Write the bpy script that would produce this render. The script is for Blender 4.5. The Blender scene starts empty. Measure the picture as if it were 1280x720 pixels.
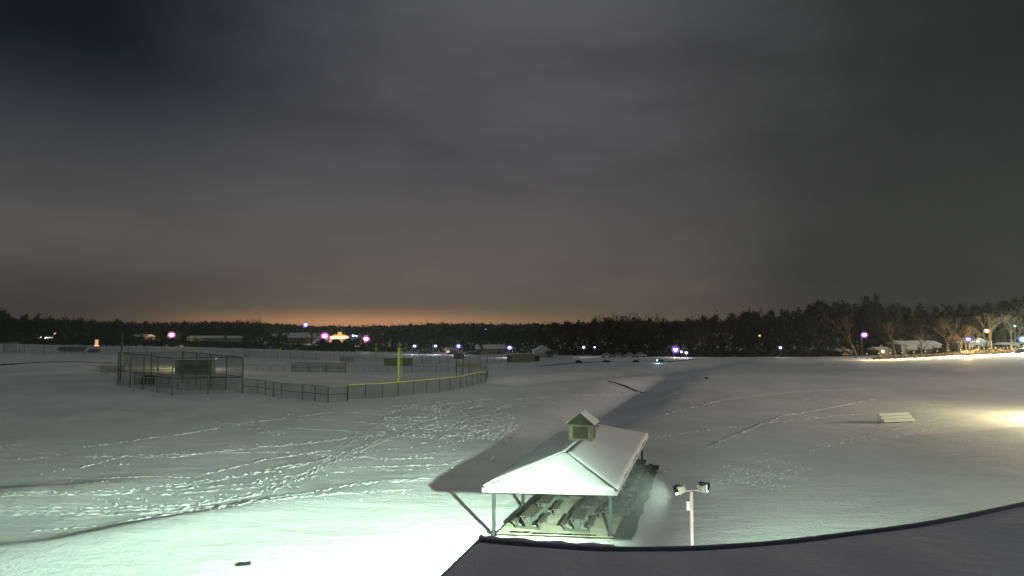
import bpy, math, random
import numpy as np
from mathutils import Vector, Matrix, Euler
R = math.radians
random.seed(11); rng = np.random.default_rng(5)
SC = bpy.context.scene
COL = SC.collection

# ------------------------------------------------------------------ camera
F = 834.0; CH = 11.5; PITCH = math.atan(51 / F)
cd = bpy.data.cameras.new('camera'); cam = bpy.data.objects.new('camera', cd); COL.objects.link(cam)
cam.location = (0, 0, CH); cam.rotation_euler = (R(90) + PITCH, 0, 0)
cd.sensor_width = 36; cd.lens = 36 * F / 1280; cd.clip_start = 0.1; cd.clip_end = 6000
SC.camera = cam
SC.view_settings.view_transform = 'Standard'; SC.view_settings.look = 'None'
SC.view_settings.exposure = 0.0; SC.view_settings.gamma = 1.0
SC.view_settings.use_curve_mapping = False
SC.render.engine = 'CYCLES'
SC.cycles.use_denoising = True
SC.cycles.max_bounces = 5; SC.cycles.diffuse_bounces = 3; SC.cycles.transparent_max_bounces = 24
SC.cycles.sample_clamp_indirect = 4.0
SC.cycles.volume_bounces = 0

# ------------------------------------------------------------------ node helper
class NT:
    def __init__(s, tree): s.t = tree; s.n = tree.nodes; s.l = tree.links
    def add(s, kind, **kw):
        n = s.n.new(kind)
        for k, v in kw.items():
            if k.startswith('i_'):
                key = k[2:]; key = int(key) if key.isdigit() else key.replace('_', ' ')
                s.set(n.inputs[key], v)
            else: setattr(n, k, v)
        return n
    def set(s, sock, v):
        if isinstance(v, bpy.types.NodeSocket): s.l.new(v, sock)
        else: sock.default_value = v
    def math(s, op, a, b=None, c=None, clamp=False):
        n = s.n.new('ShaderNodeMath'); n.operation = op; n.use_clamp = clamp
        s.set(n.inputs[0], a)
        if b is not None: s.set(n.inputs[1], b)
        if c is not None: s.set(n.inputs[2], c)
        return n.outputs[0]
    def mix(s, f, a, b, blend='MIX'):
        n = s.n.new('ShaderNodeMix'); n.data_type = 'RGBA'; n.blend_type = blend
        s.set(n.inputs[0], f); s.set(n.inputs[6], a); s.set(n.inputs[7], b)
        return n.outputs[2]
    def ramp(s, f, stops, interp='LINEAR'):
        n = s.n.new('ShaderNodeValToRGB'); n.color_ramp.interpolation = interp
        e = n.color_ramp.elements
        while len(e) < len(stops): e.new(0.5)
        for el, (p, c) in zip(e, stops):
            el.position = p; el.color = (c[0], c[1], c[2], 1) if not isinstance(c, float) else (c, c, c, 1)
        s.set(n.inputs[0], f); return n.outputs[0]
    def smooth(s, x, a, b, lo=0.0, hi=1.0):
        n = s.n.new('ShaderNodeMapRange'); n.interpolation_type = 'SMOOTHSTEP'
        s.set(n.inputs[0], x)
        for i, v in enumerate((a, b, lo, hi)): n.inputs[i + 1].default_value = v
        return n.outputs[0]

# ------------------------------------------------------------------ night sky: overcast lit by the town
SC.world = bpy.data.worlds.new('World'); SC.world.use_nodes = True
w = NT(SC.world.node_tree); w.n.clear()
tc = w.add('ShaderNodeTexCoord'); sep = w.add('ShaderNodeSeparateXYZ', i_0=tc.outputs['Generated'])
dx, dy, dz = sep.outputs
az = w.math('ARCTAN2', dx, dy)
el = w.math('ARCSINE', dz)
warp = w.add('ShaderNodeTexNoise', i_Vector=tc.outputs['Generated'], i_Scale=2.6, i_Detail=5.0, i_Roughness=0.6)
cvec = w.add('ShaderNodeCombineXYZ', i_0=w.math('MULTIPLY', az, 1.5), i_1=w.math('MULTIPLY', el, 9.0), i_2=w.math('MULTIPLY', warp.outputs[0], 1.2))
cn = w.add('ShaderNodeTexNoise', i_Vector=cvec.outputs[0], i_Scale=1.15, i_Detail=5.0, i_Roughness=0.52)
base = w.ramp(w.math('DIVIDE', el, 1.0), [
    (0.0, (0.150, 0.100, 0.062)), (0.012, (0.130, 0.098, 0.066)), (0.035, (0.112, 0.098, 0.076)), (0.075, (0.100, 0.094, 0.086)),
    (0.12, (0.094, 0.090, 0.088)), (0.22, (0.090, 0.087, 0.092)), (0.36, (0.088, 0.087, 0.094)), (0.5, (0.092, 0.094, 0.100)), (0.75, (0.150, 0.150, 0.155)), (1.0, (0.160, 0.160, 0.165))])
# orange town glow on the horizon, ahead and a little to one side
g1 = w.math('MULTIPLY', w.math('POWER', 2.718, w.math('MULTIPLY', -1.0, w.math('POWER', w.math('ABSOLUTE', w.math('DIVIDE', w.math('ADD', az, 0.23), 0.23)), 2.0))),
            w.math('POWER', 2.718, w.math('MULTIPLY', -1.0, w.math('POWER', w.math('DIVIDE', w.math('ABSOLUTE', w.math('SUBTRACT', el, 0.008)), 0.014), 2.0))))
g2 = w.math('MULTIPLY', w.math('POWER', 2.718, w.math('MULTIPLY', -1.0, w.math('POWER', w.math('ABSOLUTE', w.math('DIVIDE', w.math('ADD', az, 0.15), 0.55)), 2.0))),
            w.math('POWER', 2.718, w.math('MULTIPLY', -1.0, w.math('DIVIDE', w.math('ABSOLUTE', el), 0.06))))
c = w.mix(w.math('MULTIPLY', g1, 0.95), base, (0.74, 0.33, 0.14, 1))
c = w.mix(w.math('MULTIPLY', g2, 0.36), c, (0.26, 0.19, 0.12, 1))
# darker cloud on one side, high up, and darkening away to the other
u = w.math('ADD', w.math('MULTIPLY', az, 1.0), w.math('MULTIPLY', w.math('SUBTRACT', warp.outputs[0], 0.5), 0.4))
dk = w.math('MULTIPLY', w.math('MULTIPLY', w.smooth(u, -0.02, -0.60), w.smooth(el, 0.08, 0.38)), w.smooth(el, 1.0, 0.55))
dk2 = w.math('MULTIPLY', w.smooth(u, 0.02, 0.60), w.smooth(el, 0.9, 0.5, 0.0, 1.0))
dk4 = w.math('MULTIPLY', w.smooth(u, 0.35, 0.75), w.math('MULTIPLY', w.smooth(el, 0.1, 0.35), w.smooth(el, 0.9, 0.5)))
dk3 = w.math('MULTIPLY', w.smooth(u, -0.25, -0.6), w.smooth(el, 0.14, 0.02))
c = w.mix(w.math('MULTIPLY', w.math('MINIMUM', w.math('MULTIPLY', dk, 1.0), 1.0), 0.97), c, (0.003, 0.008, 0.013, 1))
c = w.mix(w.math('MULTIPLY', dk2, 0.88), c, (0.024, 0.027, 0.026, 1))
c = w.mix(w.math('MULTIPLY', dk3, 0.75), c, (0.038, 0.038, 0.034, 1))
c = w.mix(w.math('MULTIPLY', dk4, 0.65), c, (0.010, 0.013, 0.014, 1))
streak = w.ramp(cn.outputs[0], [(0.28, 0.74), (0.45, 0.93), (0.60, 1.04), (0.75, 1.10)])
c = w.mix(1.0, c, streak, 'MULTIPLY')
below = w.smooth(el, -0.02, 0.0)
c = w.mix(below, (0.02, 0.02, 0.02, 1), c)
bg = w.add('ShaderNodeBackground', i_Color=c, i_Strength=1.0)
w.l.new(bg.outputs[0], w.add('ShaderNodeOutputWorld').inputs[0])

# ------------------------------------------------------------------ object helpers
def link(o, parent=None):
    COL.objects.link(o)
    if parent is not None: o.parent = parent
    return o
def tag(o, label=None, cat=None, group=None, kind=None):
    if label: o['label'] = label
    if cat: o['category'] = cat
    if group: o['group'] = group
    if kind: o['kind'] = kind
    return o
def thing(name, label, cat, loc=(0, 0, 0), rz=0.0, group=None):
    o = bpy.data.objects.new(name, None); o.empty_display_size = 0.2; COL.objects.link(o)
    o.location = loc; o.rotation_euler = (0, 0, rz)
    return tag(o, label, cat, group)
class MB:
    def __init__(s): s.v = []; s.f = []
    def raw(s, vs, fs):
        n = len(s.v); s.v += [tuple(v) for v in vs]; s.f += [tuple(i + n for i in f) for f in fs]; return s
    def box(s, c, size, rot=None):
        hx, hy, hz = size[0] / 2, size[1] / 2, size[2] / 2
        vs = [Vector((x, y, z)) for x in (-hx, hx) for y in (-hy, hy) for z in (-hz, hz)]
        if rot is not None:
            m = rot if isinstance(rot, Matrix) else Euler(rot).to_matrix()
            vs = [m @ v for v in vs]
        c = Vector(c)
        return s.raw([v + c for v in vs], [(0, 1, 3, 2), (4, 6, 7, 5), (0, 4, 5, 1), (2, 3, 7, 6), (0, 2, 6, 4), (1, 5, 7, 3)])
    def beam(s, a, b, wd, hg=None):
        a, b = Vector(a), Vector(b); hg = hg or wd
        d = b - a; L = d.length; d.normalize()
        up = Vector((0, 0, 1)) if abs(d.z) < 0.95 else Vector((0, 1, 0))
        x = d.cross(up).normalized(); y = x.cross(d).normalized()
        m = Matrix((x, y, d)).transposed()
        return s.box((a + b) / 2, (wd, hg, L), m)
    def tube(s, pts, rad, n=8, cap=True):
        pts = [Vector(p) for p in pts]; rad = rad if isinstance(rad, (list, tuple)) else [rad] * len(pts)
        vs = []; fs = []
        for i, p in enumerate(pts):
            d = (pts[min(i + 1, len(pts) - 1)] - pts[max(i - 1, 0)]).normalized()
            up = Vector((0, 0, 1)) if abs(d.z) < 0.95 else Vector((1, 0, 0))
            x = d.cross(up).normalized(); y = x.cross(d).normalized()
            for k in range(n):
                a = 2 * math.pi * k / n; vs.append(p + (x * math.cos(a) + y * math.sin(a)) * rad[i])
        for i in range(len(pts) - 1):
            for k in range(n):
                a, b = i * n + k, i * n + (k + 1) % n; fs.append((a, b, b + n, a + n))
        if cap: fs += [tuple(range(n))[::-1], tuple(range((len(pts) - 1) * n, len(pts) * n))]
        return s.raw(vs, fs)
    def ball(s, c, r, n=10, m=6, sz=1.0):
        c = Vector(c); vs = [c + Vector((0, 0, r * sz))]; fs = []
        for i in range(1, m):
            t = math.pi * i / m
            for k in range(n):
                a = 2 * math.pi * k / n; vs.append(c + Vector((r * math.sin(t) * math.cos(a), r * math.sin(t) * math.sin(a), r * sz * math.cos(t))))
        vs.append(c - Vector((0, 0, r * sz)))
        for k in range(n):
            fs.append((0, 1 + k, 1 + (k + 1) % n))
            for i in range(m - 2):
                a = 1 + i * n + k; b = 1 + i * n + (k + 1) % n; fs.append((a, a + n, b + n, b))
            fs.append((len(vs) - 1, 1 + (m - 2) * n + (k + 1) % n, 1 + (m - 2) * n + k))
        return s.raw(vs, fs)
    def build(s, name, mat, parent=None, smooth=False, bevel=0.0):
        me = bpy.data.meshes.new(name); me.from_pydata(s.v, [], s.f); me.update()
        if smooth: me.polygons.foreach_set('use_smooth', [True] * len(me.polygons))
        me.materials.append(mat)
        o = bpy.data.objects.new(name, me); link(o, parent)
        if bevel:
            b = o.modifiers.new('bevel', 'BEVEL'); b.width = bevel; b.segments = 2; b.limit_method = 'ANGLE'
        return o
def np_mesh(name, verts, faces, mat, parent=None, smooth=False):
    """verts (n,3) array, faces (m,k) array with a single k"""
    me = bpy.data.meshes.new(name); verts = np.asarray(verts, np.float32); faces = np.asarray(faces, np.int32)
    me.vertices.add(len(verts)); me.vertices.foreach_set('co', verts.ravel())
    k = faces.shape[1]; me.loops.add(faces.size); me.loops.foreach_set('vertex_index', faces.ravel())
    me.polygons.add(len(faces)); me.polygons.foreach_set('loop_start', np.arange(0, faces.size, k, dtype=np.int32))
    me.polygons.foreach_set('loop_total', np.full(len(faces), k, np.int32))
    if smooth: me.polygons.foreach_set('use_smooth', np.ones(len(faces), bool))
    me.update(calc_edges=True); me.validate()
    me.materials.append(mat); return link(bpy.data.objects.new(name, me), parent)
def copy_tree(o, parent=None):
    c = o.copy(); COL.objects.link(c); c.parent = parent
    for ch in list(o.children): copy_tree(ch, c)
    return c

# ------------------------------------------------------------------ materials
def pmat(name, col, rough=0.7, noise=0.15, scale=6.0, bump=0.0, metal=0.0, spec=0.3, col2=None, bscale=None):
    m = bpy.data.materials.new(name); m.use_nodes = True; t = NT(m.node_tree); b = t.n['Principled BSDF']
    co = t.add('ShaderNodeTexCoord')
    n = t.add('ShaderNodeTexNoise', i_Vector=co.outputs['Object'], i_Scale=scale, i_Detail=4.0, i_Roughness=0.6)
    c2 = col2 or tuple(x * (1 - 2.2 * noise) for x in col); c1 = tuple(min(x * (1 + noise), 0.95) for x in col)
    t.set(b.inputs['Base Color'], t.ramp(n.outputs[0], [(0.3, c2), (0.7, c1)]))
    b.inputs['Roughness'].default_value = rough; b.inputs['Metallic'].default_value = metal
    b.inputs['Specular IOR Level'].default_value = spec
    if bump:
        n2 = t.add('ShaderNodeTexNoise', i_Vector=co.outputs['Object'], i_Scale=bscale or scale * 3, i_Detail=3.0)
        bp = t.add('ShaderNodeBump', i_Height=n2.outputs[0], i_Distance=bump, i_Strength=1.0)
        t.set(b.inputs['Normal'], bp.outputs[0])
    return m
def emat(name, col, strength):
    m = bpy.data.materials.new(name); m.use_nodes = True; t = NT(m.node_tree); t.n.clear()
    e = t.add('ShaderNodeEmission', i_Color=(*col, 1), i_Strength=strength)
    t.l.new(e.outputs[0], t.add('ShaderNodeOutputMaterial').inputs[0]); return m
def meshmat(name, col, dens):
    """chain link seen from far off: thin wires with gaps between"""
    m = bpy.data.materials.new(name); m.use_nodes = True; t = NT(m.node_tree); b = t.n['Principled BSDF']
    b.inputs['Base Color'].default_value = (*col, 1); b.inputs['Roughness'].default_value = 0.6
    co = t.add('ShaderNodeTexCoord')
    n = t.add('ShaderNodeTexNoise', i_Vector=co.outputs['Object'], i_Scale=0.7, i_Detail=2.0)
    a = t.math('MULTIPLY', t.math('ADD', n.outputs[0], 0.5), dens)
    t.set(b.inputs['Alpha'], a); return m
def snowmat(name, tint=(0.80, 0.81, 0.83), big=0.03, fine=0.02, vast=0.0, grass=0.0):
    m = bpy.data.materials.new(name); m.use_nodes = True; t = NT(m.node_tree); b = t.n['Principled BSDF']
    co = t.add('ShaderNodeTexCoord'); O = co.outputs['Object']
    n0 = t.add('ShaderNodeTexNoise', i_Vector=O, i_Scale=0.06, i_Detail=5.0, i_Roughness=0.6)
    n3 = t.add('ShaderNodeTexNoise', i_Vector=O, i_Scale=0.9, i_Detail=6.0, i_Roughness=0.75)
    colr = t.ramp(n0.outputs[0], [(0.3, tuple(x * 0.78 for x in tint)), (0.65, tint)])
    if grass:   # thin snow with grass tips coming through
        s = t.smooth(n3.outputs[0], 0.56, 0.74)
        colr = t.mix(t.math('MULTIPLY', s, grass), colr, (0.16, 0.14, 0.10, 1))
    t.set(b.inputs['Base Color'], colr)
    b.inputs['Roughness'].default_value = 0.65; b.inputs['Specular IOR Level'].default_value = 0.25
    # wind ripples and trodden crust
    mp = t.add('ShaderNodeMapping', i_Vector=O); mp.inputs['Scale'].default_value = (0.85, 1.25, 1.0); mp.inputs['Rotation'].default_value = (0, 0, R(12))
    n1 = t.add('ShaderNodeTexNoise', i_Vector=mp.outputs[0], i_Scale=2.4, i_Detail=6.0, i_Roughness=0.70)
    n2 = t.add('ShaderNodeTexNoise', i_Vector=O, i_Scale=6.0, i_Detail=3.0, i_Roughness=0.6)
    mp4 = t.add('ShaderNodeMapping', i_Vector=O); mp4.inputs['Scale'].default_value = (0.45, 1.5, 1.0); mp4.inputs['Rotation'].default_value = (0, 0, R(-14))
    n4 = t.add('ShaderNodeTexNoise', i_Vector=mp4.outputs[0], i_Scale=0.34, i_Detail=5.0, i_Roughness=0.62)
    h = t.math('ADD', t.math('MULTIPLY', n1.outputs[0], big), t.math('MULTIPLY', n2.outputs[0], fine))
    h = t.math('ADD', h, t.math('MULTIPLY', n4.outputs[0], vast))
    bp = t.add('ShaderNodeBump', i_Height=h, i_Distance=1.0, i_Strength=1.0)
    t.set(b.inputs['Normal'], bp.outputs[0]); return m

M_snow = snowmat('field_snow', big=0.080, fine=0.045, vast=0.22, grass=0.30)
M_print = snowmat('trodden_snow', big=0.0, fine=0.01)
M_roofsnow = snowmat('roof_snow', big=0.012, fine=0.006)
M_flatroof = snowmat('flat_roof_snow', tint=(0.66, 0.66, 0.70), big=0.05, fine=0.006)
M_darkmetal = pmat('dark_painted_steel', (0.035, 0.036, 0.038), 0.5, 0.2)
M_post = pmat('brown_steel_post', (0.030, 0.031, 0.034), 0.5, 0.2)
M_fasciapale = pmat('pale_fascia', (0.42, 0.40, 0.42), 0.6, 0.1)
M_fascia = pmat('fascia_board', (0.10, 0.085, 0.08), 0.6, 0.2)
M_under = pmat('roof_deck_boards', (0.05, 0.04, 0.03), 0.8, 0.25)
M_tan = pmat('tan_siding', (0.165, 0.125, 0.078), 0.7, 0.12, 5)
M_gable = pmat('dark_gable_boards', (0.040, 0.042, 0.022), 0.8, 0.2)
M_trim = pmat('cream_trim', (0.21, 0.17, 0.11), 0.6, 0.08)
M_louvre = pmat('brown_louvre', (0.085, 0.06, 0.03), 0.7, 0.2)
M_tableA = pmat('weathered_planks', (0.065, 0.055, 0.042), 0.8, 0.3, 9, 0.004)
M_tableB = pmat('grey_table_frame', (0.05, 0.056, 0.05), 0.7, 0.15)
M_slab = pmat('concrete_slab', (0.40, 0.39, 0.30), 0.85, 0.22, 0.9, 0.01, bscale=8)
M_soilshade = pmat('wet_soil_and_shade', (0.045, 0.042, 0.030), 0.9, 0.35, 2.0, 0.03, bscale=9)  # soil colour, also standing in for shade on some strips
M_yellow = pmat('yellow_cap', (0.62, 0.58, 0.10), 0.5, 0.15)
M_fencepost = pmat('black_fence_steel', (0.022, 0.024, 0.026), 0.5, 0.2)
M_link = meshmat('chain_link', (0.02, 0.02, 0.022), 0.34)
M_linkfar = meshmat('chain_link_thin', (0.02, 0.022, 0.024), 0.20)
M_green = pmat('dark_green_slats', (0.17, 0.175, 0.11), 0.8, 0.2)
M_shed = pmat('tan_shed_wall', (0.27, 0.25, 0.17), 0.8, 0.12)
M_white = pmat('white_paint', (0.62, 0.62, 0.60), 0.5, 0.05)
M_galv = pmat('galvanised_steel', (0.42, 0.43, 0.43), 0.45, 0.12, metal=0.2)
M_alu = pmat('aluminium_plank', (0.92, 0.86, 0.80), 0.4, 0.08)
M_black = pmat('black_enamel', (0.015, 0.015, 0.016), 0.4, 0.2)
M_housewall = pmat('pale_clapboard', (0.20, 0.21, 0.21), 0.8, 0.1)
M_housewarm = pmat('warm_clapboard', (0.24, 0.18, 0.13), 0.8, 0.1)
M_roofdark = pmat('dark_shingles', (0.05, 0.045, 0.045), 0.9, 0.2)
M_bark = pmat('bark', (0.075, 0.062, 0.048), 0.9, 0.3, 3)
M_barkpale = pmat('pale_bark', (0.17, 0.14, 0.10), 0.9, 0.3, 3)
M_twig = pmat('twigs', (0.085, 0.070, 0.050), 0.9, 0.35, 0.8)
M_twigwarm = pmat('pale_twigs', (0.10, 0.075, 0.045), 0.9, 0.3, 0.8)
M_needle = pmat('needles', (0.024, 0.036, 0.020), 0.85, 0.35, 0.7)
M_leafdark = pmat('dark_foliage', (0.032, 0.036, 0.020), 0.85, 0.4, 0.5)
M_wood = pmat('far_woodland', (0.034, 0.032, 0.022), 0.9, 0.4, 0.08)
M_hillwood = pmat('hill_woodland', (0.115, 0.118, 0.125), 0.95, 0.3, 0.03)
M_asphalt = pmat('wet_asphalt', (0.05, 0.05, 0.05), 0.8, 0.2)
M_carpaint = pmat('dark_car_paint', (0.03, 0.032, 0.04), 0.3, 0.1)
M_carpale = pmat('silver_car_paint', (0.34, 0.35, 0.37), 0.35, 0.1)
M_glass = pmat('car_window_glass', (0.015, 0.018, 0.02), 0.1, 0.1)
M_rubber = pmat('tyre_rubber', (0.02, 0.02, 0.02), 0.9, 0.1)
M_brick = pmat('brown_brick', (0.22, 0.12, 0.08), 0.85, 0.2, 2)
M_coping = pmat('dark_coping_metal', (0.20, 0.19, 0.26), 0.6, 0.1)

# ------------------------------------------------------------------ terrain
U_ = np.array([-0.80, -0.77, -0.55, -0.47, -0.25, -0.17, -0.05, 0.07, 0.20, 0.43, 0.61, 0.77, 0.85])
YE = np.array([260, 260, 265, 280, 320, 330, 330, 270, 245, 240, 230, 220, 215.])
ZE = np.array([5.6, 5.6, 4.6, 3.9, 0.6, 0.0, 0.0, 0.9, 1.3, 1.4, 2.7, 4.4, 5.0])
ZF = np.array([10, 10, 9, 9, 8, 7, 7, 8, 9, 11, 12, 13, 13.])
def sstep(t): t = np.clip(t, 0, 1); return t * t * (3 - 2 * t)
def polydist(X, Y, P):
    """distance to a polyline, signed (positive on its left), and the arc parameter 0..1"""
    best = np.full(X.shape, 1e9); sg = np.ones(X.shape); tp = np.zeros(X.shape); n = len(P) - 1
    for i in range(n):
        ax, ay = P[i]; bx, by = P[i + 1]; ex, ey = bx - ax, by - ay; L2 = ex * ex + ey * ey
        t = np.clip(((X - ax) * ex + (Y - ay) * ey) / L2, 0, 1)
        qx, qy = X - ax - t * ex, Y - ay - t * ey; d = np.hypot(qx, qy)
        m = d < best; best = np.where(m, d, best); tp = np.where(m, (i + t) / n, tp)
        sg = np.where(m, np.sign(ex * qy - ey * qx), sg)
    return best * sg, tp
BANKS = []   # (polyline, height, near width, far width, taper at both ends)
SWALES = []
def terrain(X, Y, fine=True):
    X = np.asarray(X, float); Y = np.asarray(Y, float)
    Yp = np.maximum(Y, 1.0); u = np.clip(X / Yp, -0.85, 0.85)
    ye = np.interp(u, U_, YE); ze = np.interp(u, U_, ZE); zf = np.interp(u, U_, ZF)
    z = ze * sstep((Y - 90) / (ye - 90)) + (zf - ze) * sstep((Y - ye - 12) / 320)
    if not fine: return z
    far = np.clip((Y - 18) / 30, 0, 1)
    z = z + far * (0.10 * np.sin(X * 0.11 + 1.3 * np.sin(Y * 0.05)) * np.sin(Y * 0.09 + 0.7)
             + 0.035 * np.sin(X * 0.42 + Y * 0.23 + 1.0) * np.sin(Y * 0.31 - X * 0.12)
             + 0.015 * np.sin(X * 1.1 - Y * 0.7) * np.sin(Y * 1.3 + X * 0.4))
    for P, A, wn, wf, tap in BANKS:
        d, t = polydist(X, Y, P)      # positive = beyond the crest as seen from the building
        e = np.where(d > 0, np.exp(-(d / wf) ** 2), np.exp(-(d / wn) ** 2))
        k = np.clip(t / tap[0], 0, 1) if tap[0] else 1.0
        k = k * (np.clip((1 - t) / tap[1], 0, 1) if tap[1] else 1.0)
        z = z + A * e * k
    for P, A, wd in SWALES:
        d, t = polydist(X, Y, P)
        z = z - A * np.exp(-(d / wd) ** 2) * np.clip(t / 0.08, 0, 1) * np.clip((1 - t) / 0.15, 0, 1)
    return z
def ray(px, py):
    a = (px - 640) / F; b = (360 - py) / F
    return np.array([a, math.cos(PITCH) - b * math.sin(PITCH), math.sin(PITCH) + b * math.cos(PITCH)])
def at(px, py, Y):
    """the point at depth Y seen in that direction of the photograph"""
    d = ray(px, py); t = Y / d[1]; return Vector((d[0] * t, Y, CH + d[2] * t))
def gp(px, py):
    """the ground point in that direction"""
    d = ray(px, py); ys = np.geomspace(12, 2500, 5000); t = ys / d[1]
    z = CH + d[2] * t; g = terrain(d[0] * t, ys, False); k = np.argmax(z <= g)
    if z[k] > g[k]: k = len(ys) - 1
    return Vector((d[0] * t[k], ys[k], g[k]))
def gz(x, y, fine=True): return float(terrain(np.array([x]), np.array([y]), fine)[0])
def on(px, Y):
    """ground point at depth Y in picture column px"""
    x = (px - 640) / F * Y * (1.0); return Vector((x, Y, gz(x, Y)))
def gpl(pts): return [tuple(gp(*q)[:2]) for q in pts]

BANKS += [
    (gpl([(-120, 638), (0, 625), (70, 620), (165, 608), (230, 599)]), 0.62, 4.5, 2.8, (0.0, 0.6)),
    (gpl([(-90, 712), (0, 697), (60, 690), (150, 672), (250, 653), (330, 639), (440, 617), (540, 594)]), 0.46, 3.4, 1.9, (0.1, 0.3)),
    (gpl([(300, 601), (370, 583), (450, 570), (520, 556)]), 0.10, 3.0, 0.8, (0.4, 0.4)),
    (gpl([(1120, 551), (1180, 544), (1290, 536), (1400, 530)]), 0.30, 2.5, 1.0, (0.5, 0.0)),
]
SWALES += [
    (gpl([(930, 450), (880, 455), (850, 460), (820, 474), (790, 491), (750, 511), (700, 531), (650, 556)]), 1.45, 5.8),
    (gpl([(610, 479), (640, 477), (700, 471), (780, 464), (850, 457), (905, 451)]), 1.30, 6.5),
    (gpl([(0, 470), (60, 466), (150, 464)]), 0.3, 3.0),
]

def build_ground():
    a_f = np.linspace(-45, 45, 620)
    a_b = np.linspace(45, 315, 92)[1:-1]
    ang = np.radians(np.concatenate([a_f, a_b]))
    r = np.concatenate([np.linspace(0.5, 24, 12)[:-1], np.arange(24, 66, 0.16), np.geomspace(66, 330, 330)[0:], np.geomspace(335, 1480, 60)])
    A, Rr = np.meshgrid(ang, r); X = Rr * np.sin(A); Y = Rr * np.cos(A)
    Z = terrain(X, Y); V = np.stack([X, Y, Z], -1).reshape(-1, 3); na = len(ang)
    i, j = np.meshgrid(np.arange(len(r) - 1), np.arange(na), indexing='ij'); j2 = (j + 1) % na
    Fc = np.stack([i * na + j, (i + 1) * na + j, (i + 1) * na + j2, i * na + j2], -1).reshape(-1, 4)[:, ::-1]
    V = np.vstack([V, [[0, 0, 0]]]); c = len(V) - 1
    g = np_mesh('snow_field', V, Fc, M_snow, smooth=True); tag(g, kind='structure')
build_ground()

# ------------------------------------------------------------------ footprints: low kicked up ridges of snow along the walked lines
def trail(pts, lanes=1, spread=0.4, step=0.46, size=0.118, wob=0.13):
    out = []
    P = [gp(*q) for q in pts]
    for ln in range(lanes):
        off = rng.normal(0, spread * 0.7) if lanes > 1 else 0.0; ph = rng.uniform(0, 6)
        s0 = rng.uniform(0, 1); s = 0; side = 1
        for a, b in zip(P, P[1:]):
            L = math.hypot(b.x - a.x, b.y - a.y); n = max(1, int(L / step)); nx, ny = -(b.y - a.y) / L, (b.x - a.x) / L
            for k in range(n):
                t = (k + s0) / n; s += step; side = -side
                o = off + wob * math.sin(s * 0.09 + ph) + 0.06 * side + rng.normal(0, 0.02)
                if rng.random() < 0.22: continue
                out.append((a.x + (b.x - a.x) * t + nx * o, a.y + (b.y - a.y) * t + ny * o, size * rng.uniform(0.6, 1.3), ny, -nx, 4.8 * rng.uniform(0.6, 1.3)))
    return out
TR = []
T = lambda *a, **k: TR.extend(trail(*a, **k))
T([(-30, 642), (110, 639), (230, 634), (330, 617), (400, 584), (450, 560), (500, 541), (560, 518)], 4, 0.9)
T([(-30, 648), (160, 645), (300, 636), (380, 622), (450, 607), (540, 600)], 4, 0.45)
T([(0, 631), (150, 622), (280, 600), (380, 583), (440, 565), (490, 545), (530, 530)], 3, 0.5)
T([(0, 560), (110, 571), (220, 571), (300, 562), (400, 552), (480, 543)], 2, 0.5)
T([(100, 586), (160, 570), (250, 568), (360, 566), (470, 575), (540, 573)], 2, 0.4)
T([(60, 595), (130, 600), (240, 598), (330, 575), (420, 562)], 2, 0.6)
T([(200, 620), (320, 610), (420, 590), (560, 585), (620, 570)], 2, 0.5)
T([(370, 500), (430, 515), (520, 521), (600, 518)], 2, 0.8)
T([(0, 490), (120, 502), (250, 516), (330, 521), (400, 526), (480, 530)], 1)
T([(30, 505), (140, 512), (260, 530), (360, 538), (480, 541)], 2, 1.0)
T([(100, 560), (220, 545), (320, 528), (420, 515)], 1)
T([(420, 560), (470, 530), (520, 510), (600, 500), (660, 498)], 2, 1.2)
T([(0, 668), (120, 660), (260, 640)], 1)
T([(300, 640), (420, 625), (520, 614)], 2, 0.4)
T([(820, 548), (930, 533), (1040, 520), (1130, 512), (1200, 502), (1290, 490)], 1)
T([(1010, 565), (1060, 553), (1120, 545), (1190, 530), (1220, 520), (1290, 506)], 1)
T([(1010, 560), (1080, 545), (1130, 533)], 1, size=0.12)
T([(880, 560), (980, 520), (1090, 500)], 2, 1.0, size=0.13)
T([(820, 520), (900, 500), (1000, 490), (1100, 486)], 1, size=0.13)
T([(640, 500), (700, 495), (760, 488), (860, 470)], 2, 1.5, size=0.16)
def cluster(px0, px1, py0, py1, n, size):
    k = 0
    while k < n:
        x = rng.uniform(px0, px1); y = rng.uniform(py0, py1)
        p = gp(x, y); a = rng.normal(0.25, 0.45)
        for m in range(rng.integers(2, 7)):
            TR.append((p.x + m * 0.55 * math.cos(a) + rng.normal(0, .06), p.y + m * 0.9 * math.sin(a) + rng.normal(0, .1), size * rng.uniform(0.6, 1.4), math.cos(a), math.sin(a), 1.7)); k += 1
cluster(480, 640, 503, 548, 700, 0.19)
cluster(530, 620, 512, 532, 380, 0.21)
cluster(300, 560, 520, 590, 260, 0.11)
cluster(60, 330, 606, 645, 140, 0.09)
cluster(0, 500, 550, 640, 120, 0.11)
cluster(895, 965, 575, 606, 170, 0.11)
cluster(820, 1000, 500, 600, 110, 0.10)
cluster(1000, 1270, 470, 520, 110, 0.12)
cluster(640, 900, 455, 515, 150, 0.14)
TR = np.array(TR); TR = TR[TR[:, 1] < 240]
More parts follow.
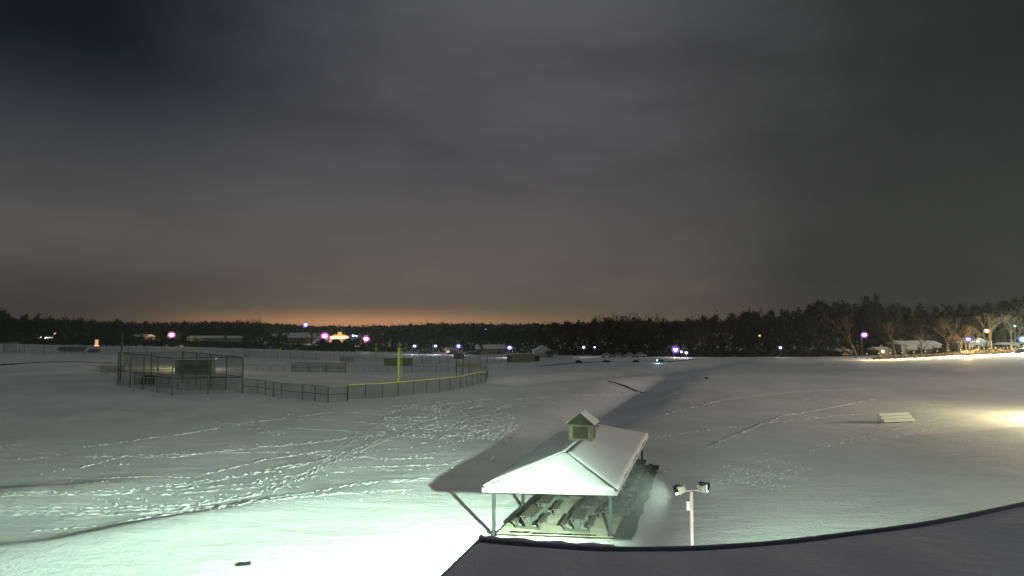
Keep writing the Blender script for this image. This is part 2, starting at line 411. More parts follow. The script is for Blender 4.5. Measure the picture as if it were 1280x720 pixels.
def build_prints():
    n = len(TR); z = terrain(TR[:, 0], TR[:, 1]); m = 7
    V = []; base = np.array([[math.cos(2 * math.pi * k / m), math.sin(2 * math.pi * k / m)] for k in range(m)])
    far = np.clip(TR[:, 1] / 70, 0.8, 1.7)
    tx, ty = TR[:, 3], TR[:, 4]
    for k in range(m):
        rr = TR[:, 2] * far * rng.uniform(0.7, 1.3, n); l, q = base[k, 0] * rr * TR[:, 5], base[k, 1] * rr * 0.52
        V.append(np.stack([TR[:, 0] + tx * l - ty * q, TR[:, 1] + ty * l + tx * q, z - 0.03], -1))
    V.append(np.stack([TR[:, 0] + rng.normal(0, .03, n), TR[:, 1] + TR[:, 2] * 0.10, z + TR[:, 2] * rng.uniform(0.5, 1.0, n)], -1))
    V = np.stack(V, 1)
    fs = np.array([[k, (k + 1) % m, m] for k in range(m)])
    Fc = (np.arange(n)[:, None, None] * (m + 1) + fs[None]).reshape(-1, 3)
    o = np_mesh('footprint_trails', V.reshape(-1, 3), Fc, M_print); tag(o, 'trodden lines of footprints crossing the snowy field', kind='stuff')
build_prints()

# thin dark strips: bare path edges, and shade at a terrace step
def ribbon(name, pts, wds, mat, lift=0.02):
    P = [gp(*q) for q in pts]; mb = MB(); Q = []
    for a, b in zip(P, P[1:]):
        for k in range(14): Q.append(a.lerp(b, k / 14))
    Q.append(P[-1]); vs = []
    for i, q in enumerate(Q):
        d = (Q[min(i + 1, len(Q) - 1)] - Q[max(i - 1, 0)]); d.z = 0; d.normalize(); nrm = Vector((-d.y, d.x, 0))
        t = i / (len(Q) - 1); wd = np.interp(t, np.linspace(0, 1, len(wds)), wds) * random.uniform(0.6, 1.3) / 2
        for s in (-1, 0, 1):
            p = q + nrm * wd * s; vs.append((p.x, p.y, gz(p.x, p.y) + lift + (0.05 if s == 0 else 0)))
    fs = []
    for i in range(len(Q) - 1):
        for s in range(2): a = i * 3 + s; fs.append((a, a + 1, a + 4, a + 3))
    o = mb.raw(vs, fs).build(name, mat); tag(o, kind='structure'); return o
ribbon('path_and_shade_edge', [(-40, 460), (0, 456.5), (50, 453), (90, 452), (145, 453.5)], [3.5, 3.0, 1.6, 0.8, 0.6], M_soilshade, 0.06)  # shade at a terrace step, laid on as a dark strip
ribbon('bare_and_shade_ground', [(760, 476), (778, 478), (805, 482)], [0.6, 1.7, 0.6], M_soilshade, 0.05)
ribbon('path_and_shade_edge', [(672, 458), (720, 454), (765, 452)], [1.6, 2.2, 1.2], M_soilshade, 0.05)
ribbon('path_and_shade_edge', [(832, 452), (850, 450.5), (872, 448.5)], [2.6, 2.2, 1.6], M_soilshade, 0.05)

# ------------------------------------------------------------------ school building in front: curved flat roof under snow
def build_school():
    RZ = 7.5
    hitz = lambda x, y: (lambda d: Vector((d[0] * (RZ - CH) / d[2], d[1] * (RZ - CH) / d[2], 0)))(ray(x, y))
    cx = [600, 625, 700, 770, 863, 960, 1040, 1160, 1280]
    cy = [672, 674, 680, 683, 682, 676, 667, 651, 627]
    edge = [hitz(x, y) for x, y in zip(cx, cy)]
    Q = [edge[0]]
    for i in range(len(edge) - 1):
        p0 = edge[max(i - 1, 0)]; p1, p2 = edge[i], edge[i + 1]; p3 = edge[min(i + 2, len(edge) - 1)]
        for k in range(1, 7):
            t = k / 6; Q.append(0.5 * ((2 * p1) + (p2 - p0) * t + (2 * p0 - 5 * p1 + 4 * p2 - p3) * t * t + (3 * p1 - p0 - 3 * p2 + p3) * t ** 3))
    last = Q[-1] - Q[-2]
    for k in range(1, 8): Q.append(Q[-1] + last.normalized() * 1.5 + Vector((0, 0.06 * k, 0)))
    side = (hitz(550, 720) - edge[0]).normalized()
    loop = [Q[0] + side * 30] + [Q[0] + side * s for s in (10, 4, 1)] + Q + [Vector((Q[-1].x + 4, -16, 0))]
    t = thing('school_building', 'large low building with a curved flat roof under smooth grey snow', 'building', (0, 0, 0))
    n = len(loop)
    def inset(d, z):
        out = []
        for i, p in enumerate(loop):
            a = (p - loop[i - 1]).normalized(); b = (loop[(i + 1) % n] - p).normalized()
            tn = (a + b).normalized(); nr = Vector((tn.y, -tn.x, 0)); k = 1 / max(0.5, nr.dot(Vector((a.y, -a.x, 0))))
            out.append(Vector((p.x, p.y, z)) + nr * d * k)
        return out
    # wall
    a, b = inset(0.45, -0.3), inset(0.45, RZ - 0.5)
    MB().raw(a + b, [(i, (i + 1) % n, n + (i + 1) % n, n + i) for i in range(n)]).build('wall', M_brick, t)
    # roof edge: soffit, fascia, metal coping
    lo, hi, ci, ct = inset(0.0, RZ - 0.55), inset(0, RZ), inset(0.08, RZ + 0.0), inset(0.08, RZ - 0.07)
    so = inset(0.47, RZ - 0.55)
    vs = so + lo + hi + ci + ct; fs = []
    for k in range(4):
        for i in range(n): fs.append((k * n + i, k * n + (i + 1) % n, (k + 1) * n + (i + 1) % n, (k + 1) * n + i))
    MB().raw(vs, fs).build('parapet', M_coping, t)
    # snow on the roof: a sheet lofted from the curved front edge to the back edge, with a soft swell behind the edge
    inn = inset(0.075, RZ - 0.02); fr = inn[4:n - 1]; A_, B_ = inn[0], inn[n - 1]; vs = []; fs = []
    rows = [0, 0.006, 0.016, 0.035, 0.08, 0.2, 0.5, 1.0]; up_ = [-0.05, 0.0, 0.03, 0.045, 0.05, 0.05, 0.05, 0.0]
    for r_, h_ in zip(rows, up_):
        for k_, q_ in enumerate(fr):
            bk_ = A_.lerp(B_, k_ / (len(fr) - 1)); e_ = 0.0 if 0 < k_ < len(fr) - 1 else -0.03
            vs.append(q_.lerp(bk_, r_) + Vector((0, 0, h_ + e_ + 0.020 * math.sin(k_ * 0.7 + r_ * 9) * (1 if 0.03 < r_ < 0.9 else 0.2))))
    m_ = len(fr)
    for j_ in range(len(rows) - 1):
        for k_ in range(m_ - 1): fs.append((j_ * m_ + k_, (j_ + 1) * m_ + k_, (j_ + 1) * m_ + k_ + 1, j_ * m_ + k_ + 1))
    MB().raw(vs, fs).build('roof', M_flatroof, t, True)
    # lip of clean snow along the corner of the roof
    mb = MB(); L = [q for q in Q if q.x < 2.0]
    for i, p in enumerate(L):
        pass
    mb.tube([(p.x - 0.02, p.y + 0.05, RZ - 0.02) for p in L], [0.05 + 0.018 * math.sin(i * 1.7) for i in range(len(L))], 6)
    mb.build('snow_lip', M_roofsnow, t, True)
    # window band under the roof
    for i in range(4, n - 2):
        if i % 3: continue
        p0, p1 = inset(0.42, 0)[i], inset(0.42, 0)[(i + 1) % n]
        if (p1 - p0).length < 0.3: continue
        mb = MB(); mb.raw([(p0.x, p0.y, 1.0), (p1.x, p1.y, 1.0), (p1.x, p1.y, 2.6), (p0.x, p0.y, 2.6)], [(0, 1, 2, 3)])
        mb.build('window', M_glass, t)
    return t
build_school()

# ------------------------------------------------------------------ floodlight pole
def spot(name, loc, direction, power, col, angle, blend, size=0.12, parent=None):
    l = bpy.data.lights.new(name, 'SPOT'); l.energy = power; l.color = col; l.spot_size = R(angle); l.spot_blend = blend; l.shadow_soft_size = size
    o = bpy.data.objects.new(name, l); link(o, parent); o.location = loc
    o.rotation_euler = Vector(direction).to_track_quat('-Z', 'Y').to_euler(); return o
def point(name, loc, power, col, size=0.2, parent=None):
    l = bpy.data.lights.new(name, 'POINT'); l.energy = power; l.color = col; l.shadow_soft_size = size
    o = bpy.data.objects.new(name, l); link(o, parent); o.location = loc; return o
M_polewhite = pmat('pale_pole_paint', (0.66, 0.64, 0.60), 0.5, 0.05)
M_head = pmat('grey_green_housing', (0.42, 0.46, 0.36), 0.5, 0.1)
M_lens = emat('floodlight_lens', (0.42, 0.82, 1.0), 9)
PY = 20.4; ptop = at(864, 614, PY)
LG = (0.70, 1.0, 0.74)
def floodpole():
    t = thing('floodlight_pole', 'slim pale pole with two tilted floodlight heads beside the roof edge', 'light pole', (ptop.x, PY, 0))
    h = ptop.z
    MB().tube([(0, 0, -0.2), (0, 0, h - 0.02)], [0.068, 0.055], 14).build('pole', M_polewhite, t, True)
    MB().tube([(0, 0, 0), (0, 0, 0.03)], 0.17, 14).build('base_plate', M_galv, t)
    MB().tube([(-0.26, 0, h), (0.26, 0.02, h + 0.03)], 0.022, 8).build('crossarm', M_galv, t)
    MB().box((-0.115, -0.02, h - 0.42), (0.10, 0.12, 0.27)).build('junction_box', M_white, t, bevel=0.01)
    for s, px, py, dirn in ((-1, 850.5, 612.5, (-0.85, 0.49, -0.33)), (1, 878, 610.5, (0.80, 0.60, -0.06))):
        c = at(px, py, PY) - Vector((ptop.x, PY, 0)); d = Vector(dirn).normalized()
        q = d.to_track_quat('-Z', 'Y').to_matrix()
        mb = MB(); f = 0.5
        # housing: a tapered box, wider at the lens
        a, b = 0.12, 0.095; vs = []
        for (hw, hh, z) in ((a, a, -0.06), (a, a, 0.0), (b, b * 0.9, 0.10)):
            for x, y in ((-1, -1), (1, -1), (1, 1), (-1, 1)): vs.append(q @ Vector((x * hw, y * hh, z)) + c)
        fs = [(0, 3, 2, 1), (8, 9, 10, 11)]
        for k in range(2):
            for i in range(4): fs.append((k * 4 + i, k * 4 + (i + 1) % 4, k * 4 + 4 + (i + 1) % 4, k * 4 + 4 + i))
        hd = mb.raw(vs, fs).build('floodlight_head', M_head, t, bevel=0.012)
        fin = MB()
        for k in range(5): fin.box(q @ Vector((-0.08 + 0.04 * k, 0, 0.115)) + c, (0.006, 0.19, 0.05), q)
        fin.build('cooling_fin', M_head, hd)
        ln = MB().box(q @ Vector((0, 0, -0.064)) + c, (0.21, 0.21, 0.006), q).box(q @ Vector((0, 0, -0.105)) + c, (0.20, 0.20, 0.08), q).build('lens', M_lens, hd, bevel=0.012)
        vis = MB().box(q @ Vector((0, 0.158, -0.06)) + c, (0.31, 0.012, 0.20), q)
        vis.box(q @ Vector((-0.156, 0.06, -0.08)) + c, (0.012, 0.19, 0.12), q).box(q @ Vector((0.156, 0.06, -0.08)) + c, (0.012, 0.19, 0.12), q)
        vis.build('visor', M_black, hd)
        br = MB().beam((s * 0.24, 0, h + 0.01), tuple(c + q @ Vector((0, 0, 0.05))), 0.03); br.build('bracket', M_galv, t)
        pos = q @ Vector((0, 0, -0.30)) + c
        if s < 0: spot('lamp_light', pos, d, 140000, LG, 130, 0.62, 0.13, t)
        else: spot('lamp_light', pos, d, 40000, LG, 104, 1.0, 0.13, t)
floodpole()
def walllamp():
    t = thing('wall_floodlight', 'floodlight fixed under the roof edge of the curved building, facing the slim pole', 'wall lamp', (4.9, 13.0, 5.6))
    MB().box((0, 0, 0), (0.4, 0.22, 0.3)).build('housing', M_black, t, bevel=0.02)
    MB().box((0, 0.12, -0.02), (0.34, 0.02, 0.22)).build('lens', emat('wall_lens', (0.95, 1.0, 0.9), 20), t)
    spot('lamp_light', (0, 0.2, 0), (0.0, 1.0, -0.15), 3600, (1.0, 0.95, 0.90), 60, 0.9, 0.15, t)
walllamp()

# ------------------------------------------------------------------ picnic pavilion
PO = Vector((-1.03, 38.16, 0)); PE = Vector((0.994, -0.11, 0)); PA = Vector((0.280, 0.960, 0))
PW, PL = 6.5, 18.55
def pv(s, t_, z=0): return PO + PE * s + PA * t_ + Vector((0, 0, z))
EZ, RZg = 2.72, 3.85
def pavilion():
    t = thing('picnic_pavilion', 'open picnic shelter with snow-covered hip roof and small roof turret', 'pavilion')
    s0, s1, t0, t1 = -0.5, PW + 0.42, -0.45, PL + 1.6
    rm = (s0 + s1) / 2; ra, rb = 4.25, t1 - 3.6
    C = [pv(s0, t0, EZ), pv(s1, t0, EZ), pv(s1, t1, EZ), pv(s0, t1, EZ)]; D0, D1 = pv(rm, ra, RZg), pv(rm, rb, RZg)
    # structural deck, eave downwards
    k = Vector((0, 0, -0.12)); kt = Vector((0, 0, -0.10))
    vs = C + [D0, D1] + [c + k for c in C] + [D0 + k, D1 + k]
    fs = [(0, 1, 4), (1, 2, 5, 4), (2, 3, 5), (3, 0, 4, 5), (6, 10, 7), (7, 10, 11, 8), (8, 11, 9), (9, 11, 10, 6), (0, 6, 7, 1), (1, 7, 8, 2), (2, 8, 9, 3), (3, 9, 6, 0)]
    MB().raw([v + Vector((0, 0, -0.10)) for v in vs], fs).build('roof_deck', M_under, t)
    fa = MB()
    for a, b in ((0, 1), (1, 2), (2, 3), (3, 0)):
        p, q = C[a] + Vector((0, 0, -0.18)), C[b] + Vector((0, 0, -0.18)); fa.beam(p, q, 0.04, 0.22)
    fa.build('fascia', M_fasciapale, t)
    # snow blanket, one slab per slope, a little uneven, split along the hips
    def slab(poly, name, thick, nu=26, nv=14):
        # poly: eave a, eave b, ridge b, ridge a
        a, b, c2, d = poly; vs = []; fs = []
        nrm = (b - a).cross(d - a).normalized();  nrm = nrm if nrm.z > 0 else -nrm
        for j in range(nv + 1):
            for i in range(nu + 1):
                uu, vv = i / nu, j / nv; p = a.lerp(b, uu).lerp(d.lerp(c2, uu), vv)
                e = min(1, min(vv * 8 + 0.55, 1)) * min(1, min(uu, 1 - uu) * 14 + 0.35 + 0.0)
                e *= min(1, (1 - vv) * 10 + 0.5)
                wv = 0.006 * math.sin(p.x * 2.1 + p.y * 1.1) + 0.004 * math.sin(p.y * 3.1 - p.x)
                jag = (0.05 * math.sin(uu * 23) + 0.03 * math.sin(uu * 57)) * (1 - min(1, vv * 9))
                dn = (a - d).normalized()
                vs.append(p + nrm * (thick * e + wv) + dn * jag)
        for j in range(nv):
            for i in range(nu): q = j * (nu + 1) + i; fs.append((q, q + 1, q + nu + 2, q + nu + 1))
        rim = [i for i in range(nu + 1)] + [j * (nu + 1) + nu for j in range(1, nv + 1)] + [nv * (nu + 1) + i for i in range(nu - 1, -1, -1)] + [j * (nu + 1) for j in range(nv - 1, 0, -1)]
        n0 = len(vs)
        for r_ in rim: vs.append(Vector(vs[r_]) - nrm * (thick * 0.9 + 0.03))
        m = len(rim)
        for i in range(m): fs.append((rim[i], n0 + i, n0 + (i + 1) % m, rim[(i + 1) % m]))
        return MB().raw(vs, fs).build(name, M_roofsnow, t, True)
    g = 0.10
    near_ = lambda p, q, f: p.lerp(q, f)
    mid = lambda x: x
    # gaps stay along the hips where the metal caps show
    slab([C[0] + PE * g, C[1] - PE * g * 1.6, D0 - PA * 0.10, D0 - PA * 0.10 - PE * 0.02], 'snow_slab', 0.09)
    slab([C[1] + PA * g * 2.0, C[2] - PA * g, D1 + PE * 0.03, D0 + PE * 0.10 + PA * 0.03], 'snow_slab', 0.10)
    slab([C[3] - PA * g, C[0] + PA * g * 1.2, D0 - PE * 0.10 + PA * 0.03, D1 - PE * 0.03], 'snow_slab', 0.10)
    slab([C[2] - PE * g, C[3] + PE * g, D1 + PA * 0.08 - PE * 0.02, D1 + PA * 0.08], 'snow_slab', 0.09)
    cap = MB()
    for c_, d_ in ((C[0], D0), (C[1], D0), (C[2], D1), (C[3], D1), (D0, D1)): cap.beam(c_ + Vector((0, 0, -0.04)), d_ + Vector((0, 0, -0.02)), 0.16, 0.05)
    cap.build('ridge_cap', M_darkmetal, t)
    # posts, beams, knee braces
    ts = [0, 6.2, 12.4, PL]
    for s in (0, PW):
        for q in ts:
            b = pv(s, q)
            p = MB().box((b.x, b.y, EZ / 2 - 0.15), (0.17, 0.17, EZ - 0.1), (0, 0, R(-13))).build('post', M_post, t)
            MB().box((b.x, b.y, 0.16), (0.34, 0.34, 0.03), (0, 0, R(-13))).build('base_plate', M_post, p)
        MB().beam(pv(s, -0.1, EZ - 0.33), pv(s, PL + 0.1, EZ - 0.33), 0.14, 0.20).build('side_beam', M_post, t)
    for q in ts: MB().beam(pv(-0.1, q, EZ - 0.20), pv(PW + 0.1, q, EZ - 0.20), 0.10, 0.16).build('cross_beam', M_post, t)
    for q in ts[1:]:
        mb = MB(); mb.beam(pv(rm, q, EZ - 0.2), pv(rm, q, RZg - 0.3), 0.08)
        mb.beam(pv(rm - 1.6, q, EZ - 0.2), pv(rm, q, RZg - 0.35), 0.07).beam(pv(rm + 1.6, q, EZ - 0.2), pv(rm, q, RZg - 0.35), 0.07)
        mb.build('truss', M_post, t)
    # turret
    A0 = 9.2; cw, cl = 0.78, 0.78; bz, wz = RZg - 0.42, RZg + 1.03
    ax = PA; ex = Vector((PA.y, -PA.x, 0)); cc = pv(rm, A0 + cl)
    P = lambda x, y, z: cc + ex * x + ax * y + Vector((0, 0, z))
    tr = bpy.data.objects.new('turret', None); 
    def pbox(x, y, z, sx, sy, sz, mb=None):
        mb = mb or MB(); mb.box(P(x, y, z), (sx, sy, sz), (0, 0, math.atan2(ex.y, ex.x))); return mb
    wl = pbox(0, 0, (bz + wz) / 2, cw * 2, cl * 2, wz - bz).build('turret', M_tan, t)
    for sx, sy, horiz in ((0, -1, True), (0, 1, True), (1, 0, False), (-1, 0, False)):
        lv = MB(); tm = MB()
        for k in range(9):
            z = RZg + 0.15 + k * 0.085
            if horiz: lv.box(P(0, sy * (cl + 0.02), z), (1.14, 0.035, 0.06), (R(25) * -sy, 0, math.atan2(ex.y, ex.x)))
            else: lv.box(P(sx * (cw + 0.02), 0, z), (0.035, 1.10, 0.06), (0, 0, math.atan2(ex.y, ex.x)))
        if horiz: pbox(0, sy * (cl + 0.004), RZg + 0.49, 1.16, 0.012, 0.80, lv)
        else: pbox(sx * (cw + 0.004), 0, RZg + 0.49, 0.012, 1.12, 0.80, lv)
        lv.build('louvre_panel', M_louvre, wl)
        for z, hh in ((RZg + 0.03, 0.09), (RZg + 0.95, 0.09)):
            if horiz: pbox(0, sy * (cl + 0.03), z, 1.54, 0.03, hh, tm)
            else: pbox(sx * (cw + 0.03), 0, z, 0.03, 1.52, hh, tm)
        for e in (-1, 1):
            if horiz: pbox(e * 0.65, sy * (cl + 0.032), RZg + 0.49, 0.26, 0.03, 0.82, tm)
            else: pbox(sx * (cw + 0.032), e * 0.64, RZg + 0.49, 0.03, 0.26, 0.82, tm)
        tm.build('turret_trim', M_trim, wl)
    # turret roof: gable facing the near end, dark boards inside, snow on both slopes
    ov, hz, py_ = 0.20, 0.74, wz + 0.02
    x0 = cw + ov; y0 = cl + 0.22
    vs = [P(-x0, -y0, py_), P(x0, -y0, py_), P(0, -y0, py_ + hz), P(-x0, y0, py_), P(x0, y0, py_), P(0, y0, py_ + hz)]
    MB().raw(vs, [(0, 1, 2), (3, 5, 4), (0, 2, 5, 3), (1, 4, 5, 2), (0, 3, 4, 1)]).build('turret_roof', M_gable, wl)
    gb = MB().beam(P(0, -y0 - 0.02, py_ + 0.02), P(0, -y0 - 0.02, py_ + hz - 0.05), 0.06, 0.03)
    gb.beam(P(-x0, -y0 - 0.02, py_ + 0.02), P(0, -y0 - 0.02, py_ + hz), 0.05, 0.04).beam(P(x0, -y0 - 0.02, py_ + 0.02), P(0, -y0 - 0.02, py_ + hz), 0.05, 0.04)
    gb.build('gable_trim', M_louvre, wl)
    for e in (-1, 1):
        a, b, c_, d_ = P(e * (x0 + 0.02), -y0 + 0.04, py_ + 0.0), P(e * (x0 + 0.02), y0, py_ + 0.0), P(0, y0, py_ + hz + 0.01), P(0, -y0 + 0.30, py_ + hz + 0.01)
        up = Vector((0, 0, 0.085)); lo = Vector((0, 0, 0.006))
        vv = [a + lo, b + lo, c_ + lo, d_ + lo, a + up, b + up, c_ + up * .5, d_ + up * .5]
        MB().raw(vv, [(0, 3, 2, 1), (4, 5, 6, 7), (0, 1, 5, 4), (1, 2, 6, 5), (2, 3, 7, 6), (3, 0, 4, 7)]).build('turret_snow', M_roofsnow, wl)
    return t
pav = pavilion()
# ground below the shelter
def pslab(name, s0, s1, t0, t1, z, mat, jag=0.0):
    pts = []
    n = 26
    for (a, b) in (((s0, t0), (s1, t0)), ((s1, t0), (s1, t1)), ((s1, t1), (s0, t1)), ((s0, t1), (s0, t0))):
        for k in range(n):
            q = k / n; pts.append(pv(a[0] + (b[0] - a[0]) * q + random.uniform(-jag, jag), a[1] + (b[1] - a[1]) * q + random.uniform(-jag, jag), z))
    c = pv((s0 + s1) / 2, (t0 + t1) / 2, z); m = len(pts)
    fs = [(i, (i + 1) % m, m) for i in range(m)]
    vs = pts + [c]
    o = MB().raw(vs, fs).build(name, mat); tag(o, kind='structure')
pslab('bare_and_shade_ground', 0.3, PW + 1.25, -0.5, PL + 1.6, 0.115, M_soilshade, 0.09)  # bare ground, with the shade beside the shelter put into its dark colour
MBs = MB()
a = [pv(0.25, -0.2, 0), pv(PW + 0.15, -0.2, 0), pv(PW + 0.15, PL + 0.6, 0), pv(0.25, PL + 0.6, 0)]
vs = [v + Vector((0, 0, -0.1)) for v in a] + [v + Vector((0, 0, 0.145)) for v in a]
o = MBs.raw(vs, [(4, 5, 6, 7), (0, 1, 5, 4), (1, 2, 6, 5), (2, 3, 7, 6), (3, 0, 4, 7)]).build('concrete_slab', M_slab); tag(o, kind='structure')
# melted patches at the near edge of the slab
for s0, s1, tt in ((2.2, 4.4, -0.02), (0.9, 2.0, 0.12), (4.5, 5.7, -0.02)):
    pslab('bare_and_shade_ground', s0, s1, tt - 0.14, tt + 0.10, 0.155, M_soilshade, 0.05)

def picnic_table(loc, rz, label):
    t = thing('picnic_table', label, 'picnic table', loc, rz, 'picnic tables under the shelter')
    L = 2.3
    top = MB()
    for k in range(5): top.box((-0.32 + 0.16 * k, 0, 0.76), (0.148, L, 0.045))
    top.build('tabletop', M_tableA, t, bevel=0.006)
    for s in (-1, 1):
        b = MB()
        for k in (0, 1): b.box((s * (0.66 + 0.15 * k), 0, 0.46), (0.14, L, 0.045))
        b.build('bench_seat', M_tableA, t, bevel=0.006)
    for e in (-1, 1):
        f = MB(); y = e * 0.78
        f.box((0, y, 0.06), (1.44, 0.12, 0.11))
        f.box((0, y, 0.43), (0.34, 0.10, 0.62))
        f.box((0, y, 0.70), (0.78, 0.10, 0.07))
        for s in (-1, 1):
            f.beam((s * 0.66, y, 0.08), (s * 0.78, y, 0.43), 0.12, 0.10)
            f.box((s * 0.72, y, 0.42), (0.30, 0.10, 0.05))
            f.beam((s * 0.17, y, 0.30), (s * 0.36, y, 0.68), 0.07, 0.08)
        f.build('end_frame', M_tableB, t)
    return t
rzp = math.atan2(-PA.x, PA.y)
tb = [(1.75, 1.55, 'picnic table by the corner post whose shadow runs far out on the snow'),
      (1.9, 4.6, 'picnic table standing second in the row along the darker side of the shelter'),
      (4.55, 1.35, 'picnic table at the open near end on the side of the bare soil strip'),
      (4.7, 4.3, 'picnic table second in the row beside the bare soil strip'),
      (6.35, 5.3, 'picnic table pushed against the outer posts, partly over the dark soil'),
      (6.3, 9.2, 'picnic table between the middle outer posts, seen past the roof edge'),
      (6.4, 13.2, 'picnic table near the last outer post but one'),
      (6.5, 17.0, 'picnic table standing in the dark beside the last outer post'),
      (1.9, 9.0, 'picnic table deep in the shelter, third in the row on the darker side')]
for s, q, lab in tb:
    p = pv(s, q, 0.145); picnic_table(p, rzp + random.uniform(-0.04, 0.04), lab)
# hanging lamp under the shelter
def hang():
    p = pv(3.15, 2.9, 2.05); t = thing('hanging_lamp', 'dark wedge-shaped lamp hanging beneath the shelter roof', 'lamp', p)
    MB().tube([(0, 0, 0.0), (0, 0, 0.72)], 0.012, 6).build('rod', M_darkmetal, t)
    MB().tube([(0, 0, -0.16), (0, 0, 0.10), (0, 0, 0.12)], [0.03, 0.24, 0.06], 12).build('lamp_shade', M_darkmetal, t)
hang()

# small things on the snow
def board():
    p = gp(305, 706); t = thing('flat_board', 'small dark board lying alone on the brightly lit snow', 'board', (p.x, p.y, gz(p.x, p.y) + 0.02), R(15))
    MB().box((0, 0, 0.02), (0.62, 0.42, 0.045), (0.02, 0.01, 0)).build('panel', M_darkmetal, t, bevel=0.006)
    MB().box((-0.15, 0, 0.055), (0.06, 0.40, 0.03)).box((0.17, 0, 0.055), (0.06, 0.40, 0.03)).build('batten', M_black, t)
board()
for px, py, lab in ((883, 473, 'dark stone poking out of the snow past the long swale'), (566, 541, 'dark clod lying among the footprints short of the shelter')):
    p = gp(px, py); n = 9
    if px == 566: continue
    mb = MB().ball((0, 0, 0.1), 0.42, 9, 6, 0.7); mb.v = [(x + random.uniform(-.08, .08), y * 0.8 + random.uniform(-.08, .08), z + random.uniform(-.05, .05)) for x, y, z in mb.v]
    o = mb.build('field_stone', M_soilshade); o.location = (p.x, p.y, gz(p.x, p.y)); tag(o, lab, 'stone')

# ------------------------------------------------------------------ bleachers
def bleacher(px, py, wd, rz, label, name='bleacher', rows=3, loc=None, mat=None, dr=0.62):
    p = loc or gp(px, py); t = thing(name, label, 'bleachers', (p.x, p.y, gz(p.x, p.y)), rz)
    mat = mat or M_alu
    for k in range(rows):
        z = 0.42 + 0.34 * k; y = dr * k
        MB().box((0, y, z), (wd, 0.28, 0.05)).build('seat_plank', mat, t)
        MB().box((0, y + 0.02, z + 0.045), (wd * 0.98, 0.24, 0.04)).build('snow_cover', M_roofsnow, t, bevel=0.012)
        if k: MB().box((0, y - dr / 2, z - 0.24), (wd, dr * 0.4, 0.04)).build('foot_plank', mat, t)
        MB().box((0, y - 0.15, z - 0.12), (wd, 0.02, 0.28)).build('riser', mat, t)
    n = 3
    for k in range(n):
        x = -wd / 2 + 0.3 + k * (wd - 0.6) / (n - 1); f = MB()
        for r_ in range(rows): f.beam((x, dr * r_, -0.1), (x, dr * r_, 0.40 + 0.32 * r_), 0.05)
        f.beam((x, -0.1, 0.03), (x, dr * rows - 0.4, 0.03), 0.05).beam((x, 0, 0.38), (x, dr * (rows - 1), 0.38 + 0.32 * (rows - 1)), 0.05)
        f.build('frame', M_galv, t)
    g = MB(); yb = dr * rows - 0.3; rail = mat is not M_alu; top = 0.42 + 0.32 * (rows - 1)
    for z in ((0.35, 0.62) if rail else (-0.08,)): g.beam((-wd / 2, yb, top + z), (wd / 2, yb, top + z), 0.045)
    for k in range(4):
        x = -wd / 2 + 0.05 + k * (wd - 0.1) / 3; g.beam((x, yb, 0), (x, yb, top + (0.64 if rail else 0.0)), 0.045)
    g.build('guard_rail', M_galv, t)
    xb = MB()
    for k in range(2):
        a_ = -wd / 2 + 0.3 + k * (wd - 0.6) / 2; b_ = a_ + (wd - 0.6) / 2
        xb.beam((a_, yb + 0.02, 0.1), (b_, yb + 0.02, top), 0.035).beam((b_, yb + 0.02, 0.1), (a_, yb + 0.02, top), 0.035)
    xb.build('cross_brace', M_galv, t)
    return t
bleacher(1123, 528, 4.7, R(16), 'small pale metal bleachers standing alone on the open snow', rows=3, dr=0.36)

# ------------------------------------------------------------------ fences
def fence(name, pts, h, label, spacing=3.0, pr=0.06, mat_post=M_black, mat_mesh=M_link, cap=None, rails=(1.0,), cat='fence', world=False, closed=False, group=None, panel=True, capr=0.07):
    P = [Vector((q[0], q[1], 0)) for q in pts] if world else [gp(*q) for q in pts]
    if closed: P.append(P[0].copy())
    t = thing(name, label, cat, (P[0].x, P[0].y, gz(P[0].x, P[0].y)), 0, group); org = t.location.copy()
    Q = []
    for a, b in zip(P, P[1:]):
        n = max(1, round((Vector((b.x, b.y)) - Vector((a.x, a.y))).length / spacing))
        for k in range(n): Q.append(a.lerp(b, k / n))
    if not closed: Q.append(P[-1])
    Q = [Vector((q.x - org.x, q.y - org.y, gz(q.x, q.y) - org.z)) for q in Q]
    for q in Q: MB().tube([(q.x, q.y, q.z - 0.15), (q.x, q.y, q.z + h)], pr, 6).build('post', mat_post, t)
    if closed: Q.append(Q[0])
    up = lambda q, z: (q.x, q.y, q.z + z)
    for rr in rails:
        MB().tube([up(q, h * rr) for q in Q], pr * 0.6, 5).build('rail', mat_post, t)
    if cap: MB().tube([up(q, h + 0.02) for q in Q], capr, 6).build('top_cap', cap, t)
    if panel:
        vs = []; fs = []
        for q in Q: vs += [up(q, 0.03), up(q, h - 0.02)]
        for i in range(len(Q) - 1): fs.append((2 * i, 2 * i + 2, 2 * i + 3, 2 * i + 1))
        MB().raw(vs, fs).build('mesh_panel', mat_mesh, t)
    return t
flat = lambda px, py: (lambda d: (d[0] * -CH / d[2], d[1] * -CH / d[2]))(ray(px, py))
P1, P0, P2 = gp(147, 482), gp(215, 495), gp(303, 491); P3 = P1 + (P2 - P0)
fence('backstop_cage', [P1, P0, P2, P3], 6.3, 'tall black steel backstop cage round the batting area', 5.6, 0.11, mat_mesh=meshmat('cage_link', (0.015, 0.015, 0.018), 0.29), mat_post=M_black, cat='backstop', rails=(1.0, 0.45), world=True, closed=True)
